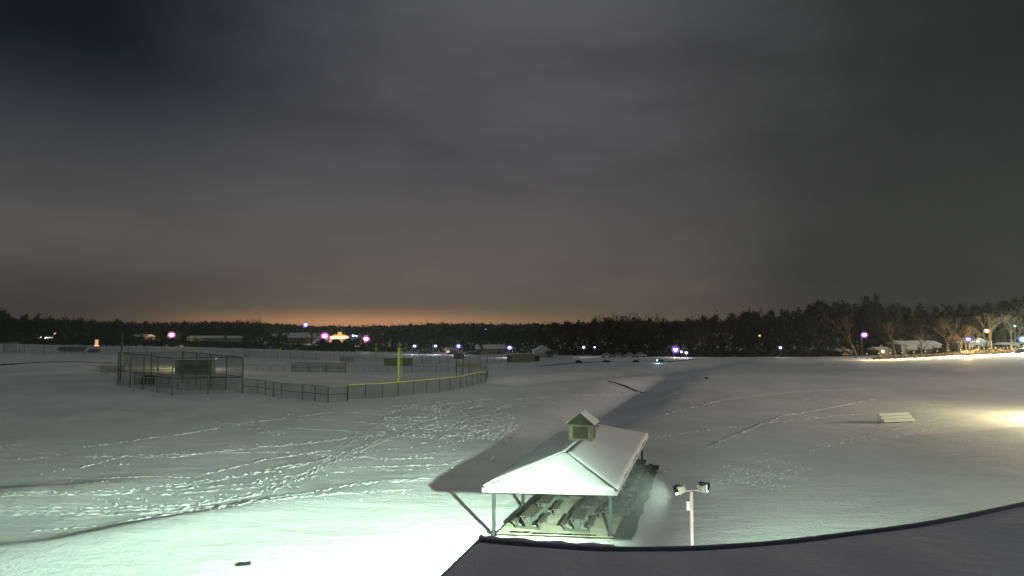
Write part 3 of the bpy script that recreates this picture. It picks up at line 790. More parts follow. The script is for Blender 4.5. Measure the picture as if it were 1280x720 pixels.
# inner dividing fences and the dark canopy rail of the backstop
fence('field_fence', [P1.lerp(P3, .25), P0.lerp(P2, 0.25).lerp(P3, .35), P2.lerp(P3, .25)], 2.6, 'low black mesh fence standing inside the tall backstop cage', 2.6, 0.06, rails=(1.0,), world=True)
fence('side_fence', [(150, 479), (152, 466)], 9.6, 'narrow very tall mesh panel at the far corner of the backstop cage', 5.0, 0.08, rails=(1.0, 0.8), mat_mesh=meshmat('dense_link', (0.015, 0.015, 0.02), 0.5))
near_line = [(303, 491), (322, 492), (352, 497), (378, 499), (410, 503), (434, 501)]
fence('field_fence', near_line, 2.5, 'waist-high to head-high black fence with thick uneven gate posts beside the backstop', 3.4, 0.075, cap=pmat('faded_yellow', (0.26, 0.24, 0.06), .6, .15), capr=0.055, rails=(1.0, 0.5))
arc = [(-26.6, 0), (0, 0)]
oc = [(435, 499), (478, 497.5), (517, 494), (549, 490.5), (576, 486), (597, 480.5), (607, 476), (610, 472), (606, 468.5)]
fence('outfield_fence', oc, 2.4, 'curved black outfield fence with a bright yellow cap along its top', 3.3, 0.06, cap=M_yellow, rails=(1.0,), capr=0.085)
fence('outfield_fence', [(606, 468.5), (590, 466.5), (560, 466), (500, 465.5), (440, 465), (370, 464.5), (305, 464)], 1.7, 'faint far stretch of outfield fence running back along the diamond', 3.4, 0.055, mat_mesh=M_linkfar, rails=(1.0,))
# dense slatted screens on the far fence
def foulpole(px, py, h, wing, label, r=0.10):
    p = gp(px, py); t = thing('foul_pole', label, 'foul pole', (p.x, p.y, gz(p.x, p.y)))
    MB().tube([(0, 0, -0.2), (0, 0, h)], r, 8).build('pole', M_yellow, t)
    f = MB(); z0 = h * 0.40
    f.beam((wing, 0, z0), (wing, 0, h - 0.15), 0.05)
    for k in range(7): z = z0 + (h - 0.15 - z0) * k / 6; f.beam((0, 0, z), (wing, 0, z), 0.05)
    f.beam((0, 0, z0 - 0.5), (wing, 0, z0), 0.05)
    for k in range(1, 4): f.beam((wing * k / 4, 0.0, z0), (wing * k / 4, 0, h - 0.15), 0.03)
    f.build('wing_screen', M_yellow, t)
foulpole(497.5, 495, 8.2, 0.62, 'tall yellow foul pole with a narrow side screen on the outfield fence', 0.14)
foulpole(469.5, 451, 5.2, 0.7, 'small yellow foul pole on the second field, short of the lit building', 0.16)
foulpole(350.5, 447, 3.6, 0.3, 'short faded yellow foul pole beside the white soccer goal', 0.12)

def scoreboard():
    p = gp(574, 468.5); t = thing('scoreboard', 'dark scoreboard on two posts standing behind the outfield fence', 'scoreboard', (p.x, p.y, gz(p.x, p.y)))
    d = p.y / F
    for x in (-3.6, 4.4): MB().beam((x * d, 0, -0.2), (x * d, 0, 22 * d), 0.22).build('post', M_black, t)
    MB().box((0, -0.15, 22.5 * d), (13 * d, 0.3, 5.5 * d)).build('board', M_darkmetal, t, bevel=0.03)
    vs = [(-4 * d, -0.1, 25.2 * d), (4 * d, -0.1, 25.2 * d), (0, -0.1, 27.5 * d), (-4 * d, 0.1, 25.2 * d), (4 * d, 0.1, 25.2 * d), (0, 0.1, 27.5 * d)]
    MB().raw(vs, [(0, 1, 2), (3, 5, 4), (0, 3, 4, 1), (1, 4, 5, 2), (2, 5, 3, 0)]).build('crest', M_black, t)
    lens = pmat('dull_red_panel', (0.16, 0.05, 0.05), 0.5, 0.1)
    for k in (-1, 1): MB().box((k * 3.4 * d, -0.32, 22.6 * d), (3.4 * d, 0.03, 2.4 * d)).build('score_panel', lens, t)
scoreboard()
def mast(px, py, pt, label, r=0.1):
    p = gp(px, py); top = at(px, pt, p.y); t = thing('flag_pole', label, 'pole', (p.x, p.y, gz(p.x, p.y)))
    MB().tube([(0, 0, -0.2), (0, 0, top.z - p.z)], [r, r * 0.7], 7).build('pole', M_black, t)
    MB().ball((0, 0, top.z - p.z), r * 1.3, 7, 5).build('finial', M_black, t)
mast(586.5, 470, 439, 'thin dark mast beside the scoreboard', 0.12)
mast(846 - 0, 448.5, 445, 'short dark stub post by the far path edge', 0.18)

def dugout(px, py, wpx, hpx, label, Y=None, mat=M_shed, rz=0.05):
    p = gp(px, py); d = p.y / F; W = wpx * d; H = hpx * d; D = 2.6
    t = thing('dugout', label, 'dugout', (p.x, p.y, gz(p.x, p.y)), rz)
    wl = MB().box((0, D / 2, H * 0.45), (W, 0.15, H * 0.9)).box((-W / 2 + 0.08, 0, H * 0.45), (0.15, D - 0.2, H * 0.9)).box((W / 2 - 0.08, 0, H * 0.45), (0.15, D - 0.2, H * 0.9)).build('wall', mat, t)
    MB().box((0, 0, H * 0.94), (W + 0.5, D + 0.7, 0.14), (R(-5), 0, 0)).build('roof', M_fascia, t)
    MB().box((0, 0, H * 0.94 + 0.13), (W + 0.4, D + 0.6, 0.1), (R(-5), 0, 0)).build('roof_snow', M_roofsnow, t, bevel=0.03)
    for k in range(5): MB().beam((-W / 2 + 0.1 + k * (W - 0.2) / 4, -D / 2, 0), (-W / 2 + 0.1 + k * (W - 0.2) / 4, -D / 2, H * 0.9), 0.09).build('post', M_fencepost, t)
    MB().box((0, D / 2 - 0.5, 0.45), (W - 0.8, 0.35, 0.06)).box((0, D / 2 - 0.5, 0.2), (W - 1.2, 0.08, 0.42)).build('bench', M_galv, t)
    MB().box((W * 0.08, -D / 2 - 0.02, H * 0.5), (W * 0.80, 0.05, H * 0.30)).build('screen', M_fencepost, t)
    return t, W, H
dugout(244, 467.5, 44, 18, 'long low dugout lit yellow along its roof inside the diamond')
fence('far_fence', [(365, 465), (386, 465.3), (408, 465.5), (432, 466)], 2.4, 'double dark fence section with thick posts on the far side of the diamond', 4.5, 0.10, rails=(1.0, 0.5))
# warm small lights that burn on the dugout
def small_lamp(px, py, Y, col, power, label, size=0.22, emit=14, h=None):
    p = at(px, py, Y); g = gz(p.x, p.y); t = thing('lamp_post', label, 'lamp', (p.x, p.y, g))
    MB().tube([(0, 0, -0.1), (0, 0, p.z - g)], 0.06, 6).build('pole', M_darkmetal, t)
    MB().ball((0, 0, p.z - g), size, 8, 6).build('lamp_glass', emat('small_lamp', col, emit), t, True)
    point('lamp_light', (0, -0.3, p.z - g - 0.1), power, col, size, t); return t
small_lamp(236.5, 450.8, 168, (1.0, 0.86, 0.35), 3200, 'small yellow lamp above the long dugout', 0.20, 3)
small_lamp(270, 448, 172, (0.9, 0.45, 0.95), 160, 'tiny pink lamp at the end of the long dugout', 0.13, 2.5)
small_lamp(821.5, 450.5, 205, (0.5, 0.95, 1.0), 120, 'tiny cyan light low on the snow by the far path edge', 0.22, 5)

# yellow boards, padded wall, green screen, tan shed beyond the outfield
def boards(px0, px1, py, hpx, Y, mat, name, label, cat, nb=1, post=True):
    a, b = on(px0, Y), on(px1, Y); d = Y / F; t = thing(name, label, cat, a)
    W = (b - a).x; H = hpx * d
    MB().raw([(0, 0, 0), (W, 0, b.z - a.z), (W, 0, b.z - a.z + H), (0, 0, H), (0, 0.12, 0), (W, 0.12, b.z - a.z), (W, 0.12, b.z - a.z + H), (0, 0.12, H)],
             [(0, 1, 2, 3), (5, 4, 7, 6), (3, 2, 6, 7), (0, 4, 5, 1), (0, 3, 7, 4), (1, 5, 6, 2)]).build('panel', mat, t)
    n = max(2, int(W / 2.5))
    for k in range(n + 1):
        q = a.lerp(b, k / n) - a; MB().beam((q.x, 0.2, q.z - 0.1), (q.x, 0.2, q.z + H + 0.05), 0.09).build('post', M_fencepost, t)
    return t
boards(570, 602, 454, 4.2, 205, pmat('yellow_boards', (0.52, 0.46, 0.20), 0.6, 0.2), 'padded_barrier', 'short run of pale yellow boards beyond the scoreboard', 'barrier')
boards(481, 516, 455, 9.5, 208, M_green, 'screen_fence', 'dark olive solid screen beside the far foul line', 'fence')
boards(426, 443, 452, 7, 225, M_linkfar, 'screen_fence', 'pale see-through screen short of the small yellow foul pole', 'fence')
fence('far_fence', [(517, 455.5), (560, 455.2), (600, 454.8), (636, 453)], 3.2, 'tall thin black fence between the olive screen and the tan shed', 3.0, 0.075, mat_mesh=M_linkfar, rails=(1.0,))
fence('far_fence', [(672, 451), (690, 450.5), (714, 449.8)], 2.2, 'short black fence leading off from the tan shed', 4.0, 0.075, mat_mesh=M_linkfar, rails=(1.0,))
fence('far_fence', [(-20, 442), (55, 442.5), (105, 443), (160, 444)], 2.6, 'black fence along the raised soccer field at the far edge', 6.0, 0.07, mat_mesh=M_linkfar, rails=())
fence('far_fence', [(160, 444), (250, 446.5), (330, 448), (395, 450), (480, 452)], 2.4, 'black fence running behind the diamond towards the small foul pole', 4.6, 0.07, mat_mesh=M_linkfar, rails=())
def shed():
    Y = 226; a = on(655, Y); d = Y / F; t = thing('storage_shed', 'long tan storage shed with a dark open door at its end', 'shed', a)
    W, H, D = 27 * d, 9.5 * d, 3.5
    MB().box((0, D / 2, H / 2 - 0.1), (W, D, H)).build('wall', M_shed, t)
    MB().box((0, D / 2, H - 0.02), (W + 0.4, D + 0.4, 0.15)).build('roof', M_fascia, t)
    MB().box((0, D / 2, H + 0.1), (W + 0.3, D + 0.3, 0.12)).build('roof_snow', M_roofsnow, t)
    MB().box((W / 2 + 0.75, 1.0, H * 0.42), (1.5, 1.6, H * 0.84)).build('door', M_black, t)
    MB().box((-W / 2 - 1.1, 1.0, H * 0.45), (2.1, 1.2, H * 0.92)).build('side_screen', M_green, t)
shed()

def goal(px0, px1, py_top, py, label):
    a, b = gp(px0, py), gp(px1, py); b = Vector((b.x, a.y + 0.5, 0)); t = thing('soccer_goal', label, 'soccer goal', (a.x, a.y, gz(a.x, a.y)))
    W = b.x - a.x; H = (py - py_top) * a.y / F; zb = gz(b.x, b.y) - gz(a.x, a.y)
    fr = MB(); fr.tube([(0, 0, -0.1), (0, 0, H), (W, 0, H), (W, 0, zb - 0.1)], 0.085, 7); fr.build('frame', M_white, t)
    bk = MB(); bk.tube([(0, 0, H), (0, 0.9, H), (0, 2.0, 0), (W, 2.0, zb), (W, 0.9, H), (W, 0, H)], 0.04, 6); bk.build('back_stay', M_white, t)
    MB().raw([(0, 0.9, H), (W, 0.9, H), (W, 2, zb), (0, 2, 0)], [(0, 1, 2, 3)]).build('net', M_linkfar, t)
goal(-2, 27, 429, 441, 'white soccer goal on the raised field at the very edge of the view')
goal(301, 326, 436.5, 446.5, 'white soccer goal beyond the diamond, beside the short yellow pole')
# player bench inside the cage, and low bleachers by the cage
def bench(px, py, W, label):
    p = gp(px, py); t = thing('player_bench', label, 'bench', (p.x, p.y, gz(p.x, p.y)), R(-8))
    MB().box((0, 0, 1.05), (W, 0.5, 0.12)).build('seat', M_black, t); MB().box((0, 0.28, 1.5), (W, 0.08, 0.35)).build('backrest', M_black, t)
    for k in range(4): MB().box((-W / 2 + 0.2 + k * (W - 0.4) / 3, 0, 0.5), (0.22, 0.4, 1.05)).build('leg', M_black, t)
bench(184.5, 480, 2.9, 'dark slatted player bench standing inside the backstop cage')
bleacher(135, 466, 6.2, R(6), 'grey bleachers standing outside the tall backstop cage', rows=4, mat=M_galv)
bleacher(90, 440, 7.5, R(3), 'dark weathered bleachers at the foot of the trees near the glowing orange sign', rows=4, mat=M_fascia)
for k, (px, py, lab) in enumerate(((116, 441, 'bleachers half hidden beside the small glowing sign'), (78, 438.5, 'small empty bleachers nearest the lit pavilion strip'))):
    bleacher(px, py, 3.5, R(3), lab, rows=3, mat=M_fascia)

# ------------------------------------------------------------------ street lamps and other lights
def street_lamp(px, py, Y, core, halo, power, label, r=0.42, armx=-1.4, col=None, name='street_lamp', strength=26, off=0.9, hal=1.5):
    p = at(px, py, Y); g = gz(p.x - armx, p.y); t = thing(name, label, 'street lamp', (p.x - armx, p.y, g)); h = p.z - g
    MB().tube([(0, 0, -0.2), (0, 0, h + 0.2)], [0.09, 0.06], 8).build('pole', M_darkmetal, t)
    if armx: MB().tube([(0, 0, h + 0.2), (armx * 0.5, 0, h + 0.5), (armx, 0, h + 0.35)], 0.045, 6).build('arm', M_galv, t)
    MB().tube([(armx, 0, h + r * 0.5), (armx, 0, h + r + 0.25)], [r * 0.9, r * 0.3], 10).build('hood', M_darkmetal, t)
    MB().ball((armx, -0.02, h), r * 0.85, 12, 8, 0.9).build('lamp_glass', emat('lamp_core', core, strength), t, True)
    gl = bpy.data.materials.new('lamp_halo'); gl.use_nodes = True; q = NT(gl.node_tree); q.n.clear()  # glare halo round the lamp, put in as a glowing see-through shell
    e = q.add('ShaderNodeEmission', i_Color=(*halo, 1), i_Strength=1.7); tr = q.add('ShaderNodeBsdfTransparent')
    lw = q.add('ShaderNodeLayerWeight', i_Blend=0.5)
    mx = q.add('ShaderNodeMixShader', i_0=q.math('MULTIPLY', q.math('POWER', q.math('SUBTRACT', 1.0, lw.outputs['Facing']), 2.6), 0.75)); q.l.new(tr.outputs[0], mx.inputs[1]); q.l.new(e.outputs[0], mx.inputs[2])
    q.l.new(mx.outputs[0], q.add('ShaderNodeOutputMaterial').inputs[0])
    MB().ball((armx, 0, h - r * 0.1), r * (1 + hal * 0.7), 14, 10, 0.9).build('lamp_halo', gl, t, True)
    point('lamp_light', (armx, -off, h - r - 0.35), power * 0.14, col or core, 0.3, t)
    return t
W_, V_, MG, PK, OR, CY = (1.0, 0.97, 1.0), (0.26, 0.14, 1.0), (1.0, 0.10, 0.75), (1.0, 0.15, 0.55), (1.0, 0.45, 0.15), (0.6, 0.9, 1.0)
SODIUM = (1.0, 0.62, 0.26)
street_lamp(214.5, 418.5, 285, W_, (1.0, 0.25, 0.7), 9000, 'bright pink-white street lamp over the dark trees behind the backstop', 0.85, 1.6, col=SODIUM)
street_lamp(382, 406, 420, W_, V_, 9000, 'tall violet-white lamp rising above the far hill line', 0.95, 1.0)
street_lamp(386.5, 420, 415, (1, .9, .75), OR, 3000, 'small orange-white lamp below the tall violet one', 0.45, 0)
street_lamp(406, 420, 400, W_, MG, 14000, 'large magenta-white lamp beside the golden lit building', 1.45, -1.5)
street_lamp(441.5, 419.5, 400, (.8, .95, 1), (0.12, 0.18, 1.0), 3000, 'blue-white lamp on the far side of the golden building, larger of two', 0.62, 0.8)
street_lamp(445.5, 419.8, 402, (.95, .95, 1), (0.2, 0.18, 1.0), 1200, 'small blue-white lamp close beside a larger blue one', 0.40, 0)
street_lamp(457.5, 423.5, 334, W_, PK, 9000, 'pink-white lamp standing alone past the blue lamps', 1.15, 1.4)
street_lamp(518.5, 432.5, 300, W_, V_, 5200, 'violet lamp beyond the olive screen, first of the car park lamps', 0.50, 1.2)
street_lamp(544.5, 432.5, 300, W_, V_, 5200, 'violet lamp in the car park, second along from the olive screen', 0.50, 1.2)
street_lamp(573.3, 432.5, 295, W_, V_, 5600, 'violet lamp in the car park directly behind the scoreboard', 0.62, 1.2)
street_lamp(637, 434.5, 262, W_, V_, 5200, 'violet lamp standing behind the tan storage shed', 0.60, -1.2)
street_lamp(729.7, 434, 250, W_, (.5, .5, 1), 900, 'small white lamp in the dark wood, brighter of a near pair', 0.36, 0)
street_lamp(743.2, 434, 252, (.9, 1, .95), (.4, .7, .8), 260, 'very faint pale lamp in the dark wood near a brighter white one', 0.24, 0)
street_lamp(844.5, 437, 238, W_, (0.35, 0.16, 1.0), 4200, 'bright violet-white lamp glowing at the foot of the dark wood', 0.78, 0.9)
street_lamp(851.8, 439.6, 236, (1, .9, .9), (1, .4, .5), 700, 'small pinkish lamp between the bright violet lamp and a white one', 0.32, 0)
street_lamp(857.8, 440.8, 235, W_, (.6, .35, 1), 900, 'low white lamp, last of three lamps at the foot of the wood', 0.38, 0)
street_lamp(949.5, 419.5, 244, (1, .55, .2), OR, 260, 'tiny orange lamp high among the black trees', 0.26, 0, strength=4)
street_lamp(975.5, 434.5, 238, W_, (.5, .45, 1), 700, 'small white lamp low in the black trees past the stone', 0.36, 0)
street_lamp(1080.5, 418.5, 215, W_, (0.55, 0.12, 1.0), 6500, 'violet-white street lamp over the start of the lit roadside', 0.62, 0.9, col=(1, .72, .5))
street_lamp(1210.5, 424, 206, (.95, .92, 1), (0.14, 0.14, 1.0), 5200, 'blue-white lamp right above the glowing orange roadside hedge', 0.55, 0.9, col=(1, .75, .4))
street_lamp(1222.5, 426.5, 207, (1, .85, .7), OR, 2600, 'small peach lamp beside the blue-white one on the roadside', 0.34, 0, col=SODIUM)
street_lamp(1233.5, 413.5, 209, (1, .93, .8), (1, .5, .2), 7000, 'high peach-white lamp in front of the round bare tree', 0.46, 1.0, col=SODIUM)
street_lamp(1268.5, 407.5, 212, (.75, .95, .85), (.3, .7, .5), 600, 'faint greenish lamp high in the trees near the road end', 0.26, 0, strength=3)
street_lamp(1279, 424, 205, W_, (.3, .6, 1.0), 9000, 'bright white lamp at the very end of the lit roadside', 0.7, -1.0, col=(.9, 1, .85))
street_lamp(641 - 34, 411.5, 420, (.9, .95, 1), V_, 200, 'tiny pale light high on the far wooded hill', 0.28, 0, strength=2.5)
# warm floodlight just past the bleachers, out to one side of the field
def side_flood(x, y, h, power, col, label, direction=None, ang=150):
    t = thing('side_light', label, 'light pole', (x, y, gz(x, y)))
    MB().tube([(0, 0, -0.2), (0, 0, h + 0.3)], [0.12, 0.09], 8).build('pole', M_galv, t)
    MB().box((0, 0, h + 0.35), (0.6, 0.5, 0.25)).build('floodlight_head', M_black, t, bevel=0.03)
    if direction: spot('lamp_light', (0, 0, h - 0.05), direction, power, col, ang, 0.8, 0.4, t)
    else: point('lamp_light', (0, 0, h - 0.1), power, col, 0.3, t)
side_flood(71.5, 81.5, 6.2, 26000, (1.0, 0.84, 0.45), 'low warm sports light standing just past the edge of the snow field view')
side_flood(165, 196, 7, 90000, (0.78, 1.0, 0.85), 'cool white sports light at the far end of the road bank')

side_flood(260, 100, 32, 1350000, (1.0, 0.90, 0.72), 'very tall light mast added out of view to brighten the snow field', (-260, -2, -34), 46)  # unseen mast, added to fill the middle of the snow with light
# roadside strip of lit snow with kerb, lit hedge
ribbon('road_bank', [(1078, 445.5), (1120, 444.6), (1165, 443.4), (1210, 441.5), (1250, 439.8), (1290, 437.8)], [2.0, 2.4, 3.2, 4.5, 4.0, 4.0], M_print, 0.16)
M_fillglass = emat('fill_light_glass', (1.0, 0.75, 0.4), 3)
for k, px in enumerate(np.linspace(1082, 1286, 15)):
    q = on(px, 205); t = thing('bank_fill_light', 'low amber post light added to brighten the snowy road bank', 'added light', q, 0, 'added lights along the road bank')  # posts made up to carry lights that brighten the bank
    MB().tube([(0, 0, -0.1), (0, 0, 1.9)], 0.05, 6).build('pole', M_darkmetal, t); MB().ball((0, 0, 2.0), 0.10, 8, 5).build('lamp_glass', M_fillglass, t)
    point('lamp_light', (0, 0, 2.25), 500 + 130 * k, (1.0, 0.78, 0.42), 0.12, t)
q = on(1207, 206.5); point('hedge_fill_light', (q.x, q.y, q.z + 2.0), 6500, SODIUM, 0.2)  # warm light without a fixture, added to make the hedge glow

# ------------------------------------------------------------------ buildings
M_wlit = emat('lit_window', (1.0, 0.80, 0.50), 2.2)
M_wwhite = emat('white_lit_window', (1.0, 0.93, 0.90), 4.5)
def house(px, Y, wpx, hpx, label, ridge=0.5, D=8, rz=0.0, wall=M_housewall, windows=(), name='house', lit=M_wlit, gable_front=False, snow=True, zoff=0.0, cat='house'):
    a = on(px, Y); d = Y / F; W, H = wpx * d, hpx * d
    t = thing(name, label, cat, (a.x, a.y, a.z + zoff), rz); wh = H * (1 - ridge); 
    MB().box((0, D / 2, wh / 2 - 0.5), (W, D, wh + 1.0)).build('wall', wall, t)
    rh = H * ridge; o = 0.35
    if gable_front:
        vs = [(-W / 2 - o, -o, wh), (W / 2 + o, -o, wh), (0, -o, wh + rh), (-W / 2 - o, D + o, wh), (W / 2 + o, D + o, wh), (0, D + o, wh + rh)]
        fs = [(0, 1, 4, 3), (0, 3, 5, 2), (1, 2, 5, 4), (3, 4, 5), (0, 2, 1)]
        MB().raw([(-W / 2, -0.02, wh), (W / 2, -0.02, wh), (0, -0.02, wh + rh - 0.15), (-W / 2, -o - 0.04, wh), (W / 2, -o - 0.04, wh), (0, -o - 0.04, wh + rh - 0.25)], [(3, 4, 5), (0, 2, 1), (0, 1, 4, 3), (1, 2, 5, 4), (2, 0, 3, 5)]).build('gable', wall, t)
    else:
        vs = [(-W / 2 - o, -o, wh), (W / 2 + o, -o, wh), (W / 2 + o, D + o, wh), (-W / 2 - o, D + o, wh), (-W / 2 - o, D / 2, wh + rh), (W / 2 + o, D / 2, wh + rh)]
        fs = [(0, 1, 5, 4), (1, 2, 5), (2, 3, 4, 5), (3, 0, 4), (0, 3, 2, 1)]
    MB().raw(vs, fs).build('roof', M_roofsnow if snow else M_roofdark, t)
    for (fx, fz, fw, fh) in windows:
        wn = MB().box((fx * W / 2, -0.06, fz * wh), (fw, 0.06, fh)).build('window', lit, t)
        fr = MB()
        for s in (-1, 1): fr.box((fx * W / 2 + s * fw / 2, -0.09, fz * wh), (0.1, 0.08, fh + 0.1)); fr.box((fx * W / 2, -0.09, fz * wh + s * fh / 2), (fw, 0.08, 0.1))
        fr.build('window_frame', M_white, wn)
    MB().box((W * 0.3, -0.05, 0.95), (1.0, 0.08, 2.0)).build('door', M_fascia, t)
    MB().box((W * 0.2, D * 0.55, wh + rh * 0.8), (0.8, 0.8, 1.8)).build('chimney', M_brick, t)
    return t
lit_strip = emat('warm_strip_glow', (1.0, 0.66, 0.42), 1.6)
house(87, 300, 35, 7.5, 'long low building with a row of glowing orange and white windows', 0.2, windows=[(-0.85, .62, 2.6, 1.2), (-0.55, .62, 3.0, 1.3), (-0.18, .62, 2.6, 1.2), (.3, .6, 1.6, .8), (.62, .6, 2.8, 1.0), (.88, .6, 1.2, .8)], lit=lit_strip, name='school_wing', snow=False, zoff=2.6, cat='building')
street_lamp(82.5, 419.5, 296, W_, (0.6, 0.3, 1.0), 5000, 'violet-white lamp glaring before the long low building with lit windows', 0.62, 0)
house(60, 285, 17, 5, 'small garage with a wide white glowing opening', 0.25, windows=[(-.2, .55, 4.2, 0.8), (.6, .55, 1.4, 0.7)], lit=M_wwhite, name='garage', zoff=1.8, cat='garage')
house(38, 268, 10, 6, 'dim grey house in the dark trees short of the lit garage', 0.5, zoff=0.6)
house(172, 279, 20, 6, 'dim house with a snowy roof behind the backstop trees', 0.5, zoff=2.6)
house(265, 290, 60, 5, 'long dim building with a snowy roof past the pink lamp', 0.5, zoff=3.2, name='long_building', cat='building')
house(372, 352, 22, 11, 'dim reddish house below the tall violet lamp', 0.55, wall=M_housewarm, zoff=3)
house(391, 318, 9, 7, 'tiny white cabin in front of the black shrubs', 0.5, zoff=0.2)
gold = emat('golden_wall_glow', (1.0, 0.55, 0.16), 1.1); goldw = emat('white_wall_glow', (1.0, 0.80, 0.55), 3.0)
def golden():
    Y = 405; a = at(421.5, 423.5, Y); d = Y / F * 0.84; t = thing('lit_pavilion', 'golden floodlit building with a small square tower', 'building', (a.x, a.y, a.z))
    g = a.z - gz(a.x, a.y)
    MB().box((0, 5, -g / 2), (23 * d, 9.5, g + 0.4)).build('base_wall', M_housewarm, t)
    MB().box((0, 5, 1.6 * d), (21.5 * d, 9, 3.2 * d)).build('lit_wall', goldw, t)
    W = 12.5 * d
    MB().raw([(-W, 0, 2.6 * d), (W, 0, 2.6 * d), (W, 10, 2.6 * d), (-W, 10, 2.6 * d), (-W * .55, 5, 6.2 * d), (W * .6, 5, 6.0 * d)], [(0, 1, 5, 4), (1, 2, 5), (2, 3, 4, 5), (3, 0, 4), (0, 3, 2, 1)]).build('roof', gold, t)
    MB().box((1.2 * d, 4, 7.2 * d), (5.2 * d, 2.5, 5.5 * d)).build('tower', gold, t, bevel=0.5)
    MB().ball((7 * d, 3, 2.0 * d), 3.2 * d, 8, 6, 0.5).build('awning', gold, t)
    for k in range(4): MB().box((-8.5 * d + k * 5 * d, 0.4, 1.3 * d), (1.2 * d, 0.12, 2.4 * d)).build('door', M_housewarm, t)
    point('lamp_light', (0, -6, 6), 12000, SODIUM, 1.0, t)
golden()
house(561, 305, 11, 7, 'small white shop front with a reddish lit door under a bare tree', 0.3, windows=[(-.1, .5, 1.5, 1.0)], lit=emat('red_window', (1, .35, .25), 1.4), zoff=0.2, name='cottage', cat='cottage')
house(613, 300, 36, 11, 'wide pale house with a snowy roof behind the scoreboard car park', 0.45, wall=M_housewarm, zoff=0.3)
house(679, 255, 24, 14, 'pale gabled house with snowy roof half hidden by shrubs', 0.48, D=10, gable_front=True, wall=pmat('mint_siding', (.5, .58, .55), .8, .08), zoff=0.2)
house(1105, 232, 16, 8, 'small peach-lit porch house in the roadside trees', 0.45, windows=[(-.4, .6, 1.2, 1.0)], wall=M_housewarm, name='cottage', cat='cottage', zoff=0.6)
house(1150, 232, 50, 13, 'long grey house with a snowy roof in the roadside wood', 0.35, D=9, zoff=1.0)
house(1057, 236, 14, 9, 'low brownish house showing orange through the roadside trunks', 0.4, windows=[(.1, .6, 3.4, .9)], lit=emat('amber_window', (1, .42, .18), 0.35), wall=M_housewarm, zoff=0.0)
house(1222, 228, 26, 13, 'house with a snowy gable behind the glowing roadside hedge', 0.5, D=9, gable_front=True, zoff=1.2)
house(1270, 226, 24, 9, 'orange-lit wall of a house near the road end', 0.35, windows=[(-.5, .6, 2.5, 1.0), (.4, .6, 2.6, 1.0)], lit=emat('orange_window', (1, .50, .22), 0.7), wall=M_housewarm, zoff=0.2)
house(848, 252, 17, 13, 'pale house wall glimpsed behind the bright violet lamp', 0.4, zoff=0.4)
# glowing orange sign by the bleachers
sg = on(122.5, 246); t = thing('lit_sign', 'small upright glowing orange sign at the end of the dark bleachers', 'sign', sg)
MB().beam((0, 0, -0.1), (0, 0, 0.6), 0.15).build('post', M_black, t); MB().box((0, 0, 1.7), (1.1, 0.2, 2.2)).build('sign_panel', emat('sign_glow', (1.0, 0.50, 0.25), 0.9), t)
MB().box((0, 0, 0.65), (1.6, 0.22, 0.35)).build('sign_foot', emat('sign_foot_glow', (1.0, 0.7, 0.45), 1.3), t)

# ------------------------------------------------------------------ parked cars
def make_car(loc, rz, label, paint, group=None):
    t = thing('parked_car', label, 'car', loc, rz, group)
    prof = [(-2.2, .35), (-2.25, .75), (-1.5, .90), (-0.95, 1.42), (0.75, 1.45), (1.35, .98), (2.15, .85), (2.25, .4)]
    n = len(prof); vs = [(x, -0.86, z) for x, z in prof] + [(x, 0.86, z) for x, z in prof]
    for i in (3, 4): vs[i] = (vs[i][0], -0.68, vs[i][2]); vs[n + i] = (vs[n + i][0], 0.68, vs[n + i][2])
    fs = [tuple(range(n)), tuple(range(2 * n - 1, n - 1, -1))] + [(i, n + i, n + (i + 1) % n, (i + 1) % n) for i in range(n)]
    MB().raw(vs, fs).build('body', paint, t, bevel=0.05)
    MB().raw([(-1.25, -0.84, .98), (1.15, -0.84, 1.0), (0.7, -0.73, 1.36), (-0.88, -0.73, 1.34)], [(0, 1, 2, 3)]).build('side_window', M_glass, t)
    for x in (-1.4, 1.4):
        for y in (-0.8, 0.8): MB().tube([(x, y - 0.1, .33), (x, y + 0.1, .33)], 0.33, 14).build('wheel', M_rubber, t)
    MB().box((0, 0, 1.5), (1.5, 1.2, 0.08)).build('snow_cover', M_roofsnow, t, bevel=0.03)
cars = [(470, 322, 'dark car parked alone beyond the small yellow foul pole', M_carpaint), (529, 310, 'dark car parked between the first two violet lamps', M_carpaint),
        (534, 311, 'second dark car parked close behind between the violet lamps', M_carpaint), (566, 303, 'black car parked beside the small white shop front', M_carpaint),
        (587, 296, 'dark car parked past the lamp behind the scoreboard', M_carpaint), (595, 297, 'long dark car before the wide pale house', M_carpaint),
        (758, 243, 'grey snow-dusted car at the foot of the wood, nearest the faint lamp', M_carpale), (772, 243, 'silver car parked at the foot of the black wood', M_carpale),
        (786, 242, 'pale car parked mid-way along the foot of the black wood', M_carpale), (799, 242, 'last pale car of the row at the foot of the wood', M_carpale),
        (1276, 200, 'dark car parked on the snowy bank near the road end', M_carpaint)]
for k, (px, Y, lab, m) in enumerate(cars): make_car(on(px, Y), 0.2 * math.sin(k * 2.3), lab, m)

# small marker posts and rocks on the far path
for px, py, lab in ((758, 453.3, 'dark hummock by the far path, beside the wood cars'), (795, 452.7, 'dark hummock half way along the far path'), (826, 451.8, 'hollow dark hoop at the start of the far path edge'), (723, 453.5, 'dark hummock where the far path edge begins')):
    p = gp(px, py); mb = MB().ball((0, 0, 0.25), 0.75, 9, 6, 0.6); mb.v = [(x * 1.5 + random.uniform(-.1, .1), y + random.uniform(-.1, .1), z + random.uniform(-.1, .1)) for x, y, z in mb.v]
    o = mb.build('snowy_rock', M_soilshade); o.location = (p.x, p.y, gz(p.x, p.y)); tag(o, lab, 'rock')

